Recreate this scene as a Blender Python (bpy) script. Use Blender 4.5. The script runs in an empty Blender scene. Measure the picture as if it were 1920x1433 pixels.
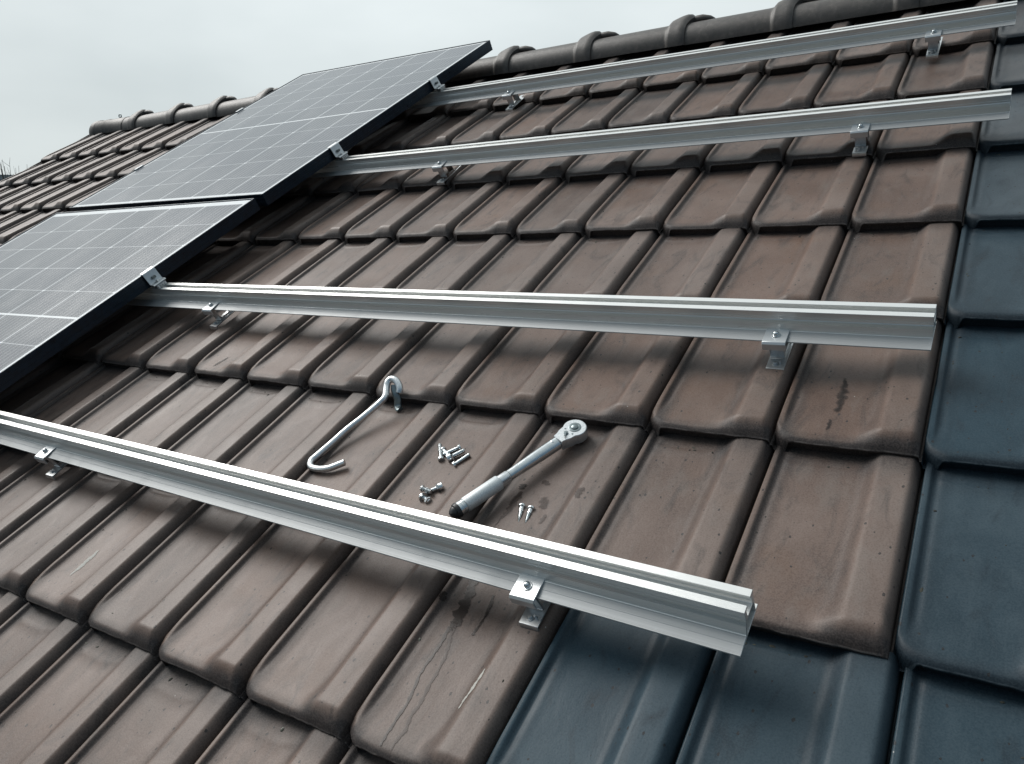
import bpy, bmesh, math, random
import numpy as np
from mathutils import Matrix, Vector, Euler

rnd = random.Random(7)
S = 0.22                      # one tile cover width in metres; local roof units * S = metres
PITCH = math.radians(30.0)
TILE_H = 1.5605               # exposure of a course in tile widths

scene = bpy.context.scene
col = scene.collection
ROOF = Matrix.Translation((0, 0, 6.2)) @ Matrix.Rotation(PITCH, 4, 'X')   # local (u, v, n) -> world


def rp(u, v, n=0.0):
    return Vector((u * S, v * S, n * S))


# ------------------------------------------------------------------ camera
cam_d = bpy.data.cameras.new("camera")
cam = bpy.data.objects.new("camera", cam_d)
col.objects.link(cam)
R = [[0.844203, 0.450786, -0.290022], [0.078983, -0.639769, -0.764498], [-0.530172, 0.622485, -0.575699]]
Mc = Matrix.Identity(4)
for i in range(3):
    Mc[i][0] = R[0][i]
    Mc[i][1] = -R[1][i]
    Mc[i][2] = -R[2][i]
Mc.translation = rp(0.34621, -4.18236, 4.16526)
cam.matrix_world = ROOF @ Mc
cam_d.sensor_width = 36
cam_d.lens = 26.978
cam_d.clip_start = 0.05
cam_d.clip_end = 2000
scene.camera = cam

# ------------------------------------------------------------------ world + sun
SUN_LOCAL = Vector((-0.69, 0.36, 0.63)).normalized()     # towards the sun in roof coordinates
SUN_W = (ROOF.to_3x3() @ SUN_LOCAL).normalized()
sun_el = math.asin(SUN_W.z)
sun_az = math.atan2(SUN_W.x, SUN_W.y)
world = bpy.data.worlds.new("World")
scene.world = world
world.use_nodes = True
wt = world.node_tree
wt.nodes.clear()
wo = wt.nodes.new("ShaderNodeOutputWorld")
bg = wt.nodes.new("ShaderNodeBackground")
sky = wt.nodes.new("ShaderNodeTexSky")
sky.sky_type = 'NISHITA'
sky.sun_disc = False
sky.sun_elevation = sun_el
sky.sun_rotation = sun_az
sky.air_density = 1.0
sky.dust_density = 4.0
sky.ozone_density = 1.0
wtc = wt.nodes.new("ShaderNodeTexCoord")
wmap = wt.nodes.new("ShaderNodeMapping")
wmap.inputs["Scale"].default_value = (1.0, 1.0, 2.6)
wno = wt.nodes.new("ShaderNodeTexNoise")
wno.inputs["Scale"].default_value = 1.7
wno.inputs["Detail"].default_value = 5
wno.inputs["Roughness"].default_value = 0.45
wra = wt.nodes.new("ShaderNodeValToRGB")
wra.color_ramp.elements[0].position = 0.36
wra.color_ramp.elements[0].color = (5.75, 6.35, 6.45, 1)
wra.color_ramp.elements[1].position = 0.64
wra.color_ramp.elements[1].color = (7.9, 8.45, 8.45, 1)
wmx = wt.nodes.new("ShaderNodeMixRGB")
wmx.inputs[0].default_value = 0.93
wt.links.new(wtc.outputs["Generated"], wmap.inputs[0])
wt.links.new(wmap.outputs[0], wno.inputs["Vector"])
wt.links.new(wno.outputs["Fac"], wra.inputs[0])
wt.links.new(sky.outputs[0], wmx.inputs[1])
wt.links.new(wra.outputs[0], wmx.inputs[2])
# overcast brightest on the sun's side; unseen sky behind camera darkened to deepen shade
wdot = wt.nodes.new("ShaderNodeVectorMath")
wdot.operation = 'DOT_PRODUCT'
wdot.inputs[1].default_value = Vector((-0.42, 0.50, 0.76)).normalized()
wt.links.new(wtc.outputs["Generated"], wdot.inputs[0])
wr2 = wt.nodes.new("ShaderNodeValToRGB")
wr2.color_ramp.interpolation = 'B_SPLINE'
el = wr2.color_ramp.elements
for _ in range(3): el.new(0.5)
for e_, (p_, c_) in zip(el, [(0.28, (0.038, 0.072, 0.112)), (0.50, (0.155, 0.20, 0.245)), (0.70, (0.385, 0.398, 0.406)), (0.86, (0.43, 0.437, 0.44)), (1.0, (0.66, 0.665, 0.67))]):
    e_.position = p_
    e_.color = (*c_, 1)
wad = wt.nodes.new("ShaderNodeMath")
wad.operation = 'MULTIPLY_ADD'
wad.inputs[1].default_value = 0.5
wad.inputs[2].default_value = 0.5
wt.links.new(wdot.outputs["Value"], wad.inputs[0])
wt.links.new(wad.outputs[0], wr2.inputs[0])
wmul = wt.nodes.new("ShaderNodeMixRGB")
wmul.blend_type = 'MULTIPLY'
wmul.inputs[0].default_value = 1.0
wt.links.new(wmx.outputs[0], wmul.inputs[1])
wt.links.new(wr2.outputs[0], wmul.inputs[2])
wt.links.new(wmul.outputs[0], bg.inputs[0])
bg.inputs[1].default_value = 0.113
wt.links.new(bg.outputs[0], wo.inputs[0])

sun_d = bpy.data.lights.new("sun", 'SUN')
sun = bpy.data.objects.new("sun", sun_d)
col.objects.link(sun)
sun.rotation_euler = (-SUN_W).to_track_quat('-Z', 'Y').to_euler()
sun_d.energy = 1.5
sun_d.angle = math.radians(33)
sun_d.color = (1.0, 0.975, 0.94)

scene.view_settings.view_transform = 'Standard'
scene.view_settings.look = 'None'
scene.view_settings.gamma = 1.0
scene.view_settings.exposure = 0.88
scene.view_settings.use_curve_mapping = False


# ------------------------------------------------------------------ helpers
def tag(o, label=None, cat=None, group=None, kind=None):
    if label: o["label"] = label
    if cat: o["category"] = cat
    if group: o["group"] = group
    if kind: o["kind"] = kind
    return o


def thing(name, label, cat, M, group=None):
    o = bpy.data.objects.new(name, None)
    o.empty_display_size = 0.05
    col.objects.link(o)
    o.matrix_world = M
    return tag(o, label, cat, group)


def mesh_obj(name, verts, faces, mat, parent=None, M=None, smooth=False, angle=None):
    me = bpy.data.meshes.new(name)
    me.from_pydata([tuple(v) for v in verts], [], faces)
    me.update()
    if mat: me.materials.append(mat)
    if smooth or angle:
        me.polygons.foreach_set("use_smooth", [True] * len(me.polygons))
        if angle:
            me.set_sharp_from_angle(angle=math.radians(angle))
    o = bpy.data.objects.new(name, me)
    col.objects.link(o)
    if parent: o.parent = parent
    if M is not None:
        if parent: o.matrix_local = M
        else: o.matrix_world = M
    return o


class MB:
    """collects simple solids into one mesh, in local metres"""
    def __init__(s):
        s.v = []
        s.f = []

    def add(s, vs, fs, M=None):
        b = len(s.v)
        for p in vs:
            p = Vector(p)
            s.v.append(M @ p if M is not None else p)
        s.f += [tuple(b + i for i in f) for f in fs]
        return s

    def prism(s, prof, a, b, axis='u', M=None):
        """closed 2D profile extruded along an axis; profile is in the two other axes"""
        n = len(prof)
        vs = []
        for t in (a, b):
            for (p, q) in prof:
                vs.append({'u': (t, p, q), 'v': (p, t, q), 'n': (p, q, t)}[axis])
        fs = [(i, (i + 1) % n, n + (i + 1) % n, n + i) for i in range(n)]
        fs += [tuple(range(n))[::-1], tuple(range(n, 2 * n))]
        return s.add(vs, fs, M)

    def box(s, lo, hi, bev=0.0, M=None):
        x0, y0, z0 = lo
        x1, y1, z1 = hi
        if bev <= 0:
            vs = [(x, y, z) for x in (x0, x1) for y in (y0, y1) for z in (z0, z1)]
            fs = [(0, 1, 3, 2), (4, 6, 7, 5), (0, 4, 5, 1), (2, 3, 7, 6), (0, 2, 6, 4), (1, 5, 7, 3)]
            return s.add(vs, fs, M)
        bm = bmesh.new()
        bmesh.ops.create_cube(bm, size=1.0)
        for v in bm.verts:
            v.co = Vector(((x0 + x1) / 2 + v.co.x * (x1 - x0), (y0 + y1) / 2 + v.co.y * (y1 - y0), (z0 + z1) / 2 + v.co.z * (z1 - z0)))
        bmesh.ops.bevel(bm, geom=bm.edges[:], offset=bev, segments=2, affect='EDGES')
        bm.verts.ensure_lookup_table()
        s.add([v.co.copy() for v in bm.verts], [[v.index for v in f.verts] for f in bm.faces], M)
        bm.free()
        return s

    def lathe(s, prof, seg=24, M=None, cap=True):
        """prof = [(radius, height)], around local Z"""
        vs = []
        for (r, z) in prof:
            for i in range(seg):
                a = 2 * math.pi * i / seg
                vs.append((r * math.cos(a), r * math.sin(a), z))
        fs = []
        for j in range(len(prof) - 1):
            for i in range(seg):
                k = (i + 1) % seg
                fs.append((j * seg + i, j * seg + k, (j + 1) * seg + k, (j + 1) * seg + i))
        if cap:
            fs.append(tuple(range(seg))[::-1])
            fs.append(tuple(range((len(prof) - 1) * seg, len(prof) * seg)))
        return s.add(vs, fs, M)

    def tube(s, pts, rad, seg=14, flat=1.0):
        """tube along a polyline; rad a number or list"""
        pts = [Vector(p) for p in pts]
        n = len(pts)
        rads = rad if isinstance(rad, (list, tuple)) else [rad] * n
        vs = []
        up = Vector((0.13, 0.21, 0.97))
        prevx = None
        for i, p in enumerate(pts):
            t = (pts[min(i + 1, n - 1)] - pts[max(i - 1, 0)]).normalized()
            x = up.cross(t) if prevx is None else prevx - t * prevx.dot(t)
            x.normalize()
            prevx = x
            y = t.cross(x)
            for k in range(seg):
                a = 2 * math.pi * k / seg
                vs.append(p + (x * math.cos(a) + y * math.sin(a) * flat) * rads[i])
        fs = []
        for j in range(n - 1):
            for k in range(seg):
                m = (k + 1) % seg
                fs.append((j * seg + k, j * seg + m, (j + 1) * seg + m, (j + 1) * seg + k))
        fs.append(tuple(range(seg))[::-1])
        fs.append(tuple(range((n - 1) * seg, n * seg)))
        return s.add(vs, fs)

    def build(s, name, mat, parent=None, M=None, angle=35, bevel=0.0):
        o = mesh_obj(name, s.v, s.f, mat, parent, M, angle=angle)
        bm = bmesh.new()
        bm.from_mesh(o.data)
        bmesh.ops.recalc_face_normals(bm, faces=bm.faces[:])
        bm.to_mesh(o.data)
        bm.free()
        if angle: o.data.set_sharp_from_angle(angle=math.radians(angle))
        if bevel > 0:
            m = o.modifiers.new("bevel", 'BEVEL')
            m.width = bevel
            m.segments = 2
            m.limit_method = 'ANGLE'
            m.angle_limit = math.radians(40)
        return o


def smooth_path(pts, n=8):
    P = [Vector(p) for p in pts]
    P = [P[0] * 2 - P[1]] + P + [P[-1] * 2 - P[-2]]
    out = []
    for i in range(1, len(P) - 2):
        for k in range(n):
            t = k / n
            a, b, c, d = P[i - 1], P[i], P[i + 1], P[i + 2]
            out.append(0.5 * ((2 * b) + (c - a) * t + (2 * a - 5 * b + 4 * c - d) * t * t + (-a + 3 * b - 3 * c + d) * t ** 3))
    out.append(P[-2])
    return out


# ------------------------------------------------------------------ materials
class NT:
    def __init__(s, name):
        s.m = bpy.data.materials.new(name)
        s.m.use_nodes = True
        s.t = s.m.node_tree
        s.b = s.t.nodes["Principled BSDF"]

    def n(s, typ, **kw):
        nd = s.t.nodes.new(typ)
        for k, v in kw.items():
            if k.startswith("i_"):
                key = k[2:]
                key = int(key) if key.isdigit() else key.replace("_", " ")
                nd.inputs[key].default_value = v
            else:
                setattr(nd, k, v)
        return nd

    def l(s, a, b):
        s.t.links.new(a, b)
        return s

    def math(s, op, a, b=None, c=None, clamp=False):
        nd = s.n("ShaderNodeMath", operation=op)
        nd.use_clamp = clamp
        for i, x in enumerate((a, b, c)):
            if x is None: continue
            if isinstance(x, (int, float)): nd.inputs[i].default_value = x
            else: s.l(x, nd.inputs[i])
        return nd.outputs[0]

    def ramp(s, fac, stops, interp='LINEAR'):
        r = s.n("ShaderNodeValToRGB")
        r.color_ramp.interpolation = interp
        e = r.color_ramp.elements
        while len(e) < len(stops): e.new(0.5)
        for el, (p, c) in zip(e, stops):
            el.position = p
            el.color = c if len(c) == 4 else (*c, 1)
        s.l(fac, r.inputs[0])
        return r.outputs[0]

    def sstep(s, x, lo, hi):
        m = s.n("ShaderNodeMapRange", interpolation_type='SMOOTHSTEP')
        m.inputs["From Min"].default_value = lo
        m.inputs["From Max"].default_value = hi
        s.l(x, m.inputs["Value"])
        return m.outputs[0]

    def mix(s, fac, a, b, mode='MIX'):
        m = s.n("ShaderNodeMixRGB", blend_type=mode)
        if isinstance(fac, (int, float)): m.inputs[0].default_value = fac
        else: s.l(fac, m.inputs[0])
        for i, x in ((1, a), (2, b)):
            if isinstance(x, tuple): m.inputs[i].default_value = (*x, 1) if len(x) == 3 else x
            else: s.l(x, m.inputs[i])
        return m.outputs[0]

    def noise(s, vec, scale, detail=4, rough=0.55, dist=0.0):
        nd = s.n("ShaderNodeTexNoise")
        nd.inputs["Scale"].default_value = scale
        nd.inputs["Detail"].default_value = detail
        nd.inputs["Roughness"].default_value = rough
        nd.inputs["Distortion"].default_value = dist
        s.l(vec, nd.inputs["Vector"])
        return nd.outputs["Fac"]

    def mapping(s, vec, scale=(1, 1, 1), loc=(0, 0, 0), rot=(0, 0, 0)):
        m = s.n("ShaderNodeMapping")
        m.inputs["Scale"].default_value = scale
        m.inputs["Location"].default_value = loc
        m.inputs["Rotation"].default_value = rot
        s.l(vec, m.inputs[0])
        return m.outputs[0]

    def bump(s, h, strength=0.3, dist=0.002, normal=None):
        b = s.n("ShaderNodeBump")
        b.inputs["Strength"].default_value = strength
        b.inputs["Distance"].default_value = dist
        s.l(h, b.inputs["Height"])
        if normal is not None: s.l(normal, b.inputs["Normal"])
        return b.outputs[0]


def mat_tile(name, blue):
    m = NT(name)
    tc = m.n("ShaderNodeTexCoord")
    ob = tc.outputs["Object"]
    at = m.n("ShaderNodeAttribute", attribute_name="tint")
    sep = m.n("ShaderNodeSeparateColor")
    m.l(at.outputs["Color"], sep.inputs[0])
    r1, r2, r3 = sep.outputs[0], sep.outputs[1], sep.outputs[2]
    uv = m.n("ShaderNodeUVMap", uv_map="UVMap")
    suv = m.n("ShaderNodeSeparateXYZ")
    m.l(uv.outputs[0], suv.inputs[0])
    U, T = suv.outputs[0], suv.outputs[1]
    # offset texture space per tile so no two tiles repeat
    off = m.n("ShaderNodeVectorMath", operation='SCALE')
    m.l(at.outputs["Color"], off.inputs[0])
    off.inputs["Scale"].default_value = 7.0
    add = m.n("ShaderNodeVectorMath", operation='ADD')
    m.l(ob, add.inputs[0])
    m.l(off.outputs[0], add.inputs[1])
    P = add.outputs[0]
    big = m.noise(P, 5.0, 3, 0.5, 0.6)
    mid = m.noise(m.mapping(P, (1.6, 0.7, 1)), 16.0, 5, 0.6, 0.4)
    fine = m.noise(P, 420.0, 3, 0.6)
    grit = m.noise(P, 1500.0, 2, 0.5)
    if blue:
        base = m.ramp(big, [(0.30, (0.018, 0.035, 0.048)), (0.52, (0.029, 0.051, 0.067)), (0.72, (0.047, 0.073, 0.090))])
        grey = m.ramp(big, [(0.30, (0.085, 0.080, 0.079)), (0.7, (0.125, 0.119, 0.117))])
        base = m.mix(r3, base, grey)
        base = m.mix(m.math('MULTIPLY', m.sstep(mid, 0.45, 0.75), 0.3), base, (0.066, 0.094, 0.112))
    else:
        base = m.ramp(big, [(0.28, (0.098, 0.064, 0.051)), (0.50, (0.136, 0.094, 0.077)), (0.75, (0.180, 0.134, 0.114))])
        base = m.mix(m.math('MULTIPLY', m.sstep(mid, 0.48, 0.72), 0.42), base, (0.160, 0.138, 0.124))
        warm = m.noise(P, 9.0, 2, 0.5)
        base = m.mix(m.math('MULTIPLY', m.sstep(warm, 0.56, 0.74), 0.40), base, (0.135, 0.080, 0.054))
    # per tile value shift
    val = m.math('MULTIPLY_ADD', r1, 0.24, 0.84)
    hs = m.n("ShaderNodeHueSaturation")
    m.l(base, hs.inputs["Color"])
    m.l(val, hs.inputs["Value"])
    m.l(m.math('MULTIPLY_ADD', r2, 0.3, 0.93 if not blue else 0.95), hs.inputs["Saturation"])
    base = hs.outputs[0]
    # worn, cleaner rolls
    roll = m.math('MULTIPLY', m.sstep(U, 0.70, 0.78), m.sstep(T, 0.05, 0.2))
    base = m.mix(m.math('MULTIPLY', roll, 0.20), base, (0.225, 0.190, 0.170) if not blue else (0.12, 0.15, 0.17))
    # algae and soot mixed with painted-in shade: lip gutter, nose, roll foot, joint, lap
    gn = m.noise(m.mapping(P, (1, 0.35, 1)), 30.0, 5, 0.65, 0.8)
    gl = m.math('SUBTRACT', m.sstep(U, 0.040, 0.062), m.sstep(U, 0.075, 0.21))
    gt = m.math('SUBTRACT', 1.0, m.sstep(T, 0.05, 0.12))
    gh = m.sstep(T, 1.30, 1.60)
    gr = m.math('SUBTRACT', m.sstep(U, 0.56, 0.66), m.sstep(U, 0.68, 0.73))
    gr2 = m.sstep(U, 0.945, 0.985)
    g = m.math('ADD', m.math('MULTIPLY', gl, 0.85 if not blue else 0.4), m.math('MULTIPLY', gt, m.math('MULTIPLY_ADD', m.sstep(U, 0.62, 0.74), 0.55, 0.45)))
    g = m.math('ADD', g, m.math('MULTIPLY', at.outputs['Alpha'], 0.80))  # nose chamfer darkened in the colour, part stain, part painted shade
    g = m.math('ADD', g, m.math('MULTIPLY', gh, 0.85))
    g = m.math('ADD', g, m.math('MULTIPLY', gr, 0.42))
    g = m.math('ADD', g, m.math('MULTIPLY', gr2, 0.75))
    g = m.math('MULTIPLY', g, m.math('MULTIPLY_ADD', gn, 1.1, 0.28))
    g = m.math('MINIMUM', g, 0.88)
    dirt_shade = (0.022, 0.020, 0.021) if not blue else (0.012, 0.020, 0.028)
    base = m.mix(g, base, dirt_shade)
    we = m.math('MULTIPLY', m.math('SUBTRACT', m.sstep(T, -0.010, -0.001), m.sstep(T, 0.002, 0.009)), m.sstep(gn, 0.35, 0.6))
    base = m.mix(m.math('MULTIPLY', we, 0.5), base, (0.24, 0.21, 0.195) if not blue else (0.13, 0.16, 0.18))
    # smudges
    sm = m.noise(m.mapping(P, (2.2, 0.8, 1)), 11.0, 6, 0.62, 1.2)
    base = m.mix(m.math('MULTIPLY', m.sstep(sm, 0.50, 0.74), 0.55), base, dirt_shade)
    # pits and specks
    vo = m.n("ShaderNodeTexVoronoi", feature='F1')
    vo.inputs["Scale"].default_value = 62.0
    m.l(m.mapping(P, (1.35, 0.95, 1.0)), vo.inputs["Vector"])
    vcol = m.n("ShaderNodeSeparateColor")
    m.l(vo.outputs["Color"], vcol.inputs[0])
    sel = m.math('GREATER_THAN', vcol.outputs[0], 0.60)
    rad = m.math('MULTIPLY_ADD', vcol.outputs[1], 0.13, 0.03)
    spk = m.math('MULTIPLY', m.math('LESS_THAN', m.math('ADD', vo.outputs["Distance"], m.math('MULTIPLY', fine, 0.14)), m.math('ADD', rad, 0.10)), sel)
    base = m.mix(m.math('MULTIPLY', spk, 0.85), base, (0.018, 0.017, 0.018))
    vo2 = m.n("ShaderNodeTexVoronoi", feature='F1')
    vo2.inputs["Scale"].default_value = 34.0
    m.l(m.mapping(P, (1.2, 0.8, 1.0), (3.1, 1.7, 0)), vo2.inputs["Vector"])
    v2 = m.n("ShaderNodeSeparateColor")
    m.l(vo2.outputs["Color"], v2.inputs[0])
    wsp = m.math('MULTIPLY', m.math('LESS_THAN', m.math('ADD', vo2.outputs["Distance"], m.math('MULTIPLY', fine, 0.06)), 0.062), m.math('GREATER_THAN', v2.outputs[0], 0.86))
    base = m.mix(m.math('MULTIPLY', wsp, 0.6), base, (0.55, 0.55, 0.52))
    base = m.mix(m.math('MULTIPLY', m.sstep(fine, 0.40, 0.66), 0.15), base, (0.27, 0.225, 0.20) if not blue else (0.09, 0.115, 0.13))
    m.l(base, m.b.inputs["Base Color"])
    base = m.mix(m.math('MULTIPLY', m.math('SUBTRACT', 1.0, m.sstep(fine, 0.30, 0.47)), 0.26), base, dirt_shade)
    m.l(base, m.b.inputs['Base Color'])
    ro = m.math('MULTIPLY_ADD', mid, 0.22, 0.34 if not blue else 0.32)
    ro = m.math('ADD', ro, m.math('MULTIPLY', g, 0.15))
    m.l(ro, m.b.inputs["Roughness"])
    m.b.inputs["Specular IOR Level"].default_value = 0.30 if not blue else 0.22
    h = m.math('ADD', m.math('MULTIPLY', fine, 0.35), m.math('MULTIPLY', grit, 0.25))
    h = m.math('ADD', h, m.math('MULTIPLY', mid, 2.4))
    h = m.math('SUBTRACT', h, m.math('MULTIPLY', spk, 0.9))
    m.l(m.bump(h, 0.40 if not blue else 0.26, 0.0011), m.b.inputs["Normal"])
    return m.m


def mat_ridge():
    m = NT("ridge_clay")
    tc = m.n("ShaderNodeTexCoord")
    oi = m.n("ShaderNodeObjectInfo")
    P = m.n("ShaderNodeVectorMath", operation='ADD')
    m.l(tc.outputs["Object"], P.inputs[0])
    cx = m.n("ShaderNodeCombineXYZ")
    m.l(m.math('MULTIPLY', oi.outputs["Random"], 9.0), cx.inputs[0])
    m.l(cx.outputs[0], P.inputs[1])
    P = P.outputs[0]
    a = m.noise(P, 8, 4, 0.6, 0.5)
    b = m.noise(P, 600, 3, 0.6)
    c = m.noise(m.mapping(P, (0.5, 2, 2)), 34, 5, 0.6)
    base = m.ramp(a, [(0.3, (0.050, 0.045, 0.042)), (0.55, (0.082, 0.072, 0.065)), (0.75, (0.128, 0.113, 0.102))])
    base = m.mix(m.math('MULTIPLY', m.sstep(c, 0.5, 0.75), 0.4), base, (0.030, 0.030, 0.032))
    base = m.mix(m.math('MULTIPLY', m.sstep(b, 0.4, 0.7), 0.2), base, (0.15, 0.145, 0.14))
    m.l(base, m.b.inputs["Base Color"])
    m.l(m.math('MULTIPLY_ADD', c, 0.25, 0.36), m.b.inputs["Roughness"])
    m.l(m.bump(m.math('ADD', m.math('MULTIPLY', b, 0.5), c), 0.4, 0.0012), m.b.inputs["Normal"])
    return m.m


def mat_alu(name="brushed_aluminium", base=(0.76, 0.765, 0.75), rough=0.27, streak=(0.4, 60, 60), strength=0.25, metal=0.55):
    m = NT(name)
    tc = m.n("ShaderNodeTexCoord")
    ob = tc.outputs["Object"]
    st = m.noise(m.mapping(ob, streak), 9.0, 5, 0.6)
    st2 = m.noise(m.mapping(ob, (streak[0] * 2.5, streak[1] * 5, streak[2] * 5)), 9.0, 3, 0.6)
    cl = m.noise(ob, 7.0, 4, 0.6, 0.5)
    sc = m.noise(ob, 160.0, 3, 0.6)
    c = m.mix(m.math('MULTIPLY', m.sstep(st, 0.35, 0.7), 0.18), base, tuple(x * 0.62 for x in base))
    c = m.mix(m.math('MULTIPLY', m.sstep(cl, 0.5, 0.8), 0.28), c, tuple(x * 0.75 for x in base))
    m.l(c, m.b.inputs["Base Color"])
    m.b.inputs["Metallic"].default_value = metal
    r = m.math('MULTIPLY_ADD', st, 0.16, rough - 0.06)
    r = m.math('ADD', r, m.math('MULTIPLY', m.sstep(cl, 0.45, 0.75), 0.10))
    m.l(r, m.b.inputs["Roughness"])
    h = m.math('ADD', m.math('MULTIPLY', st2, 1.0), m.math('MULTIPLY', sc, 0.3))
    m.l(m.bump(h, strength * 0.6, 0.0004), m.b.inputs["Normal"])
    return m.m


def mat_zinc(name="galvanised_steel", base=(0.62, 0.64, 0.65), rough=0.3):
    m = NT(name)
    tc = m.n("ShaderNodeTexCoord")
    ob = tc.outputs["Object"]
    vo = m.n("ShaderNodeTexVoronoi", feature='F1')
    vo.inputs["Scale"].default_value = 140.0
    m.l(ob, vo.inputs["Vector"])
    sp = m.n("ShaderNodeSeparateColor")
    m.l(vo.outputs["Color"], sp.inputs[0])
    cl = m.noise(ob, 60, 4, 0.6)
    c = m.mix(m.math('MULTIPLY', sp.outputs[0], 0.25), base, tuple(x * 0.6 for x in base))
    c = m.mix(m.math('MULTIPLY', m.sstep(cl, 0.55, 0.75), 0.35), c, (0.35, 0.36, 0.37))
    m.l(c, m.b.inputs["Base Color"])
    m.b.inputs["Metallic"].default_value = 0.9
    m.l(m.math('MULTIPLY_ADD', cl, 0.25, rough - 0.08), m.b.inputs["Roughness"])
    m.l(m.bump(cl, 0.2, 0.0004), m.b.inputs["Normal"])
    return m.m


def mat_plain(name, base, rough=0.5, metal=0.0, spec=0.5, nscale=120, var=0.25, bump=0.15):
    m = NT(name)
    tc = m.n("ShaderNodeTexCoord")
    n1 = m.noise(tc.outputs["Object"], nscale, 4, 0.6)
    c = m.mix(m.sstep(n1, 0.3, 0.7), tuple(x * (1 - var) for x in base), tuple(min(1, x * (1 + var)) for x in base))
    m.l(c, m.b.inputs["Base Color"])
    m.b.inputs["Metallic"].default_value = metal
    m.b.inputs["Specular IOR Level"].default_value = spec
    m.l(m.math('MULTIPLY_ADD', n1, 0.15, rough - 0.07), m.b.inputs["Roughness"])
    if bump: m.l(m.bump(n1, bump, 0.0006), m.b.inputs["Normal"])
    return m.m


def mat_panel():
    m = NT("solar_glass")
    uv = m.n("ShaderNodeUVMap", uv_map="UVMap")
    s = m.n("ShaderNodeSeparateXYZ")
    m.l(uv.outputs[0], s.inputs[0])
    X, Y = s.outputs[0], s.outputs[1]         # X in 0..6 cells, Y in 0..10 cells (outside = white margin)

    def dist_int(x, k=1.0):
        y = m.math('MULTIPLY', x, k)
        return m.math('DIVIDE', m.math('ABSOLUTE', m.math('SUBTRACT', y, m.math('ROUND', y))), k)

    def line(d, w, soft=0.006):
        mr = m.n("ShaderNodeMapRange", interpolation_type='SMOOTHSTEP')
        mr.inputs["From Min"].default_value = w
        mr.inputs["From Max"].default_value = w + soft
        mr.inputs["To Min"].default_value = 1.0
        mr.inputs["To Max"].default_value = 0.0
        m.l(d, mr.inputs["Value"])
        return mr.outputs[0]
    dX, dY = dist_int(X), dist_int(Y)
    lx = m.math('MULTIPLY', line(dX, 0.010), 0.8)
    ly = m.math('MULTIPLY', line(dY, 0.009), 0.5)
    mid = line(m.math('ABSOLUTE', m.math('SUBTRACT', Y, 5.0)), 0.030)
    bus = m.math('MULTIPLY', line(dist_int(m.math('ADD', X, 0.05), 9.0), 0.008, 0.010), 0.16)
    dia = line(m.math('ADD', dX, dY), 0.040)
    fing = m.math('MULTIPLY', line(dist_int(Y, 42.0), 0.0012, 0.002), 0.10)
    mx = m.math('MAXIMUM', m.math('LESS_THAN', X, 0.0), m.math('GREATER_THAN', X, 6.0))
    my = m.math('MAXIMUM', m.math('LESS_THAN', Y, 0.0), m.math('GREATER_THAN', Y, 10.0))
    w = m.math('MAXIMUM', lx, ly)
    for t in (mid, bus, dia, mx, my): w = m.math('MAXIMUM', w, t)
    tc = m.n("ShaderNodeTexCoord")
    cellid = m.n("ShaderNodeTexWhiteNoise", noise_dimensions='2D')
    fl = m.n("ShaderNodeCombineXYZ")
    m.l(m.math('FLOOR', X), fl.inputs[0])
    m.l(m.math('FLOOR', Y), fl.inputs[1])
    m.l(fl.outputs[0], cellid.inputs["Vector"])
    cell = m.mix(cellid.outputs["Value"], (0.030, 0.034, 0.046), (0.042, 0.044, 0.060))
    film = m.noise(m.mapping(tc.outputs["Object"], (1, 0.6, 1)), 6.0, 5, 0.6, 0.4)
    cell = m.mix(0.09, cell, (0.38, 0.43, 0.50))
    c = m.mix(w, cell, (0.80, 0.82, 0.83))
    c = m.mix(m.math('MULTIPLY', m.sstep(film, 0.4, 0.75), 0.05), c, (0.5, 0.5, 0.48))
    m.l(c, m.b.inputs["Base Color"])
    m.l(m.math('MULTIPLY_ADD', film, 0.12, 0.12), m.b.inputs["Roughness"])
    m.b.inputs["IOR"].default_value = 1.52
    m.b.inputs["Specular IOR Level"].default_value = 0.52
    m.b.inputs["Coat Weight"].default_value = 0.1
    m.b.inputs["Coat Roughness"].default_value = 0.12
    return m.m


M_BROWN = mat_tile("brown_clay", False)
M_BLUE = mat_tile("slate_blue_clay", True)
M_RIDGE = mat_ridge()
M_ALU = mat_alu()
M_ALUP = mat_alu("pressed_aluminium", (0.60, 0.62, 0.63), 0.30, (6, 6, 6), 0.15)
M_ALUF = mat_alu("flange_aluminium", (0.40, 0.412, 0.416), 0.50, (0.4, 110, 110), 0.35, 0.35)  # darker, rougher aluminium for the rail flange
M_ZINC = mat_zinc()
M_DARKZ = mat_zinc("dark_zinc", (0.24, 0.28, 0.29), 0.35)
M_CHROME = mat_plain("chromed_steel", (0.66, 0.69, 0.70), 0.22, 0.95, nscale=70, var=0.07, bump=0.05)
M_SATIN = mat_plain("satin_steel", (0.70, 0.72, 0.73), 0.34, 0.9, nscale=300, var=0.12)
M_GRIPM = mat_plain("knurled_steel", (0.60, 0.63, 0.64), 0.50, 0.6, nscale=1200, var=0.3, bump=0.7)
M_RUBBER = mat_plain("black_rubber", (0.012, 0.015, 0.018), 0.45, 0.0, nscale=300)
M_FRAME = mat_plain("black_anodised_frame", (0.005, 0.016, 0.030), 0.30, 0.35, 0.6, nscale=60, var=0.3, bump=0.05)
M_GLASS = mat_panel()
M_DECK = mat_plain("roofing_felt", (0.02, 0.02, 0.022), 0.9, nscale=40)
M_WALL = mat_plain("rendered_wall", (0.42, 0.40, 0.37), 0.85, nscale=25, var=0.12)

# ------------------------------------------------------------------ the house with its tiled roof
LIFT = ROOF
house = thing("house", "house with a roof of brown clay tiles, slate blue ones at the lower right", "house", ROOF)

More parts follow.
